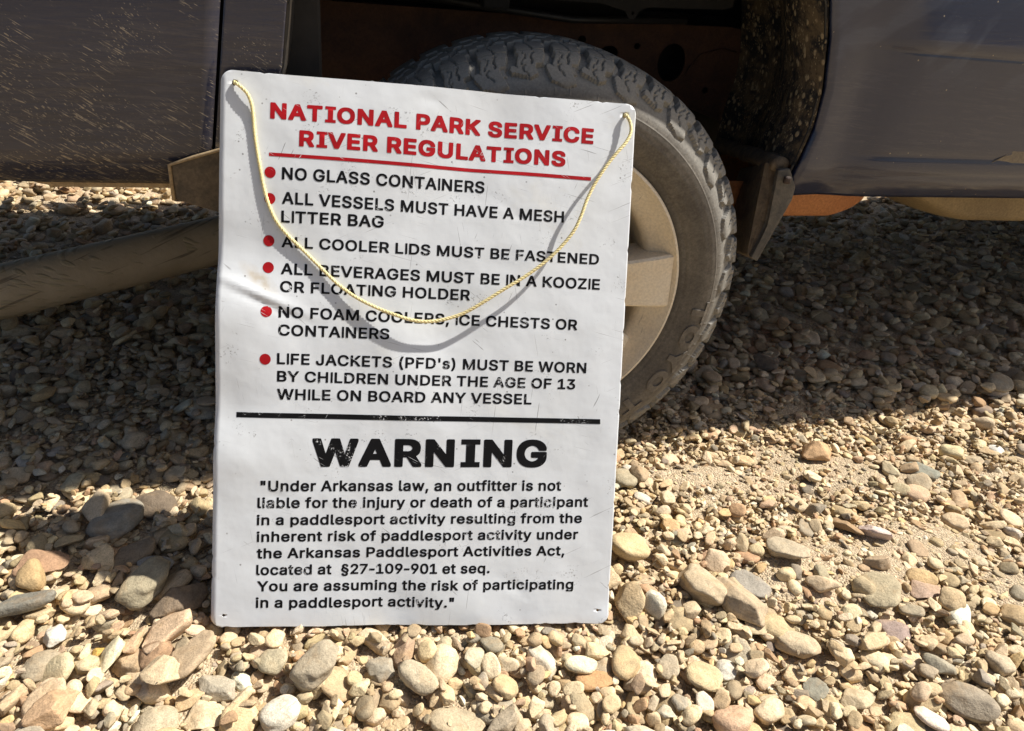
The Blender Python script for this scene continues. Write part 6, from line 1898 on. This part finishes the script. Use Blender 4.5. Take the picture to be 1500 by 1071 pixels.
LINES = [
  ('NATIONAL PARK SERVICE', [0.0689, 0.7518, 0.5457, 0.7511, 0.0232], 'H', 'red'),
  ('RIVER REGULATIONS', [0.1107, 0.7151, 0.5039, 0.7141, 0.0232], 'H', 'red'),
  ('NO GLASS CONTAINERS', [0.0876, 0.6666, 0.3825, 0.6668, 0.0175], 'B', 'black'),
  ('ALL VESSELS MUST HAVE A MESH', [0.0884, 0.6319, 0.5059, 0.6301, 0.0172], 'B', 'black'),
  ('LITTER BAG', [0.0877, 0.605, 0.2349, 0.6060, 0.0172], 'B', 'black'),
  ('ALL COOLER LIDS MUST BE FASTENED', [0.0887, 0.5692, 0.5643, 0.5694, 0.0160], 'B', 'black'),
  ('ALL BEVERAGES MUST BE IN A KOOZIE', [0.089, 0.5301, 0.5679, 0.5308, 0.0165], 'B', 'black'),
  ('OR FLOATING HOLDER', [0.0887, 0.5042, 0.3673, 0.5047, 0.0163], 'B', 'black'),
  ('NO FOAM COOLERS, ICE CHESTS OR', [0.0876, 0.4668, 0.5353, 0.4669, 0.0163], 'B', 'black'),
  ('CONTAINERS', [0.0878, 0.4404, 0.2488, 0.4409, 0.0163], 'B', 'black'),
  ("LIFE JACKETS (PFD's) MUST BE WORN", [0.0868, 0.3981, 0.5532, 0.4006, 0.0163], 'B', 'black'),
  ('BY CHILDREN UNDER THE AGE OF 13', [0.0873, 0.3723, 0.537, 0.3746, 0.0160], 'B', 'black'),
  ('WHILE ON BOARD ANY VESSEL', [0.0878, 0.3454, 0.4694, 0.349, 0.0162], 'B', 'black'),
  ('WARNING', [0.1407, 0.2456, 0.4974, 0.2509, 0.0433], 'H', 'black'),
  ('"Under Arkansas law, an outfitter is not', [0.0674, 0.2073, 0.5229, 0.2141, 0.0165], 'B', 'black'),
  ('liable for the injury or death of a participant', [0.0635, 0.1819, 0.5675, 0.1889, 0.0161], 'B', 'black'),
  ('in a paddlesport activity resulting from the', [0.063, 0.156, 0.5588, 0.1631, 0.0157], 'B', 'black'),
  ('inherent risk of paddlesport activity under', [0.0635, 0.1306, 0.554, 0.1369, 0.0158], 'B', 'black'),
  ('the Arkansas Paddlesport Activities Act,', [0.064, 0.1052, 0.5331, 0.1107, 0.0158], 'B', 'black'),
  ('located at  \u00a727-109-901 et seq.', [0.0638, 0.0797, 0.4157, 0.0822, 0.0159], 'B', 'black'),
  ('You are assuming the risk of participating', [0.0658, 0.0548, 0.5505, 0.0559, 0.0159], 'B', 'black'),
  ('in a paddlesport activity."', [0.0641, 0.0293, 0.3618, 0.0285, 0.016], 'B', 'black'),
]


def print_on(name, rings, mat, step=0.008):
    bm = rings_to_bm(rings)
    bend(bm, 0.00035, step)
    for f in bm.faces:
        f.normal_update()
        if f.normal.z < 0:
            f.normal_flip()
    me = bpy.data.meshes.new(name)
    bm.to_mesh(me)
    bm.free()
    me.materials.append(M[mat])
    me.polygons.foreach_set('use_smooth', [True] * len(me.polygons))
    return link(bpy.data.objects.new(name, me), sign)


for s, (ua, va_, ub, vb, cap), fn, col in LINES:
    rings, f0_, f1_ = text_rings(s, FH if fn == 'H' else FB)
    k = (ub - ua) / (f1_ - f0_)
    R2 = []
    for gl in rings:
        R2.append([[(ua + (x - f0_) * k, va_ + (vb - va_) * (x - f0_) / (f1_ - f0_) + cap * y / 1000) for x, y in rg] for rg in gl])
    print_on('lettering', R2, col)
for a, b in [(0.0708, 0.6756), (0.071, 0.6381), (0.0705, 0.5777), (0.0709, 0.5389), (0.0705, 0.4747), (0.07, 0.4047)]:
    print_on('bullet', [[ring(a, b, 0.0079, 0.0081, 28)]], 'red')
print_on('underline', [[[(0.0687, 0.6989), (0.5452, 0.6963), (0.5449, 0.7016), (0.0686, 0.7039)]]], 'red')
print_on('divider', [[[(0.0302, 0.3173), (0.5801, 0.3214), (0.5796, 0.3290), (0.0301, 0.3249)]]], 'black')

# ------------------------------------------------------------------ the rope
ROPE = [(0.0194, 0.7983, -0.012), (0.0196, 0.7980, 0.003), (0.0317, 0.7904, 0.0075), (0.0402, 0.7814, 0.0065), (0.0448, 0.7706, 0.0045), (0.0455, 0.7531, 0.0028), (0.0486, 0.7275, 0.0026),
        (0.0528, 0.7033, 0.0026), (0.0574, 0.6748, 0.0026), (0.0629, 0.6524, 0.0026), (0.0696, 0.628, 0.0026), (0.0781, 0.6065, 0.0026), (0.1, 0.5828, 0.0036),
        (0.1224, 0.5662, 0.0038), (0.1448, 0.5427, 0.0042), (0.1699, 0.5204, 0.005), (0.1957, 0.5008, 0.007), (0.224, 0.4883, 0.010), (0.2551, 0.4787, 0.013),
        (0.2835, 0.4694, 0.017), (0.3032, 0.4687, 0.018), (0.3291, 0.4738, 0.019), (0.3627, 0.4868, 0.02), (0.3851, 0.5021, 0.021), (0.4159, 0.5222, 0.021),
        (0.4496, 0.5454, 0.021), (0.4777, 0.5683, 0.021), (0.5, 0.5909, 0.021), (0.5195, 0.6148, 0.021), (0.5293, 0.642, 0.021), (0.5349, 0.6641, 0.021),
        (0.5451, 0.6888, 0.02), (0.5622, 0.7141, 0.019), (0.5773, 0.736, 0.018), (0.595, 0.7541, 0.016), (0.6029, 0.7727, 0.013), (0.6011, 0.7866, 0.009),
        (0.5935, 0.7975, 0.003), (0.5931, 0.7985, -0.012)]
rp_ = np.array(ROPE)
rp_[:, 2] += np.array([dent(u, v) for u, v, _ in ROPE])
for _ in range(1):
    rp_[2:-2] = (rp_[1:-3] + 2 * rp_[2:-2] + rp_[3:-1]) / 4
# Catmull-Rom, then three twisted strands
fine = []
for i in range(len(rp_) - 1):
    a, b, c, d_ = rp_[max(i - 1, 0)], rp_[i], rp_[i + 1], rp_[min(i + 2, len(rp_) - 1)]
    for t_ in np.linspace(0, 1, 22)[:-1]:
        fine.append(0.5 * ((2 * b) + (-a + c) * t_ + (2 * a - 5 * b + 4 * c - d_) * t_ ** 2 + (-a + 3 * b - 3 * c + d_) * t_ ** 3))
fine.append(rp_[-1])
fine = [Vector(p) + Vector((mnoise.noise(Vector((i * 0.021, 3, 0))), mnoise.noise(Vector((i * 0.021, 9, 0))), 0)) * 0.0012 for i, p in enumerate(fine)]
L = 0.0
strands = [[], [], []]
nrm = Vector((0, 0, 1))
for i, p in enumerate(fine):
    tg_ = (fine[min(i + 1, len(fine) - 1)] - fine[max(i - 1, 0)]).normalized()
    nrm = (nrm - tg_ * nrm.dot(tg_)).normalized()
    bi = tg_.cross(nrm)
    if i:
        L += (p - fine[i - 1]).length
    for k in range(3):
        a = 2 * math.pi * (k / 3 + L / 0.016)
        strands[k].append(p + (nrm * math.cos(a) + bi * math.sin(a)) * (0.00110 + 0.00012 * mnoise.noise(Vector((i * 0.11, k * 7.0, 0)))))
V, F = mesh_join([tube(s_, 0.00165, 10) for s_ in strands])
rope = obj_from('rope', V, F, M['rope'])
rope.matrix_world = mw
rope['label'] = 'thin twisted yellow rope looped between the top holes of the sign'
rope['category'] = 'rope'
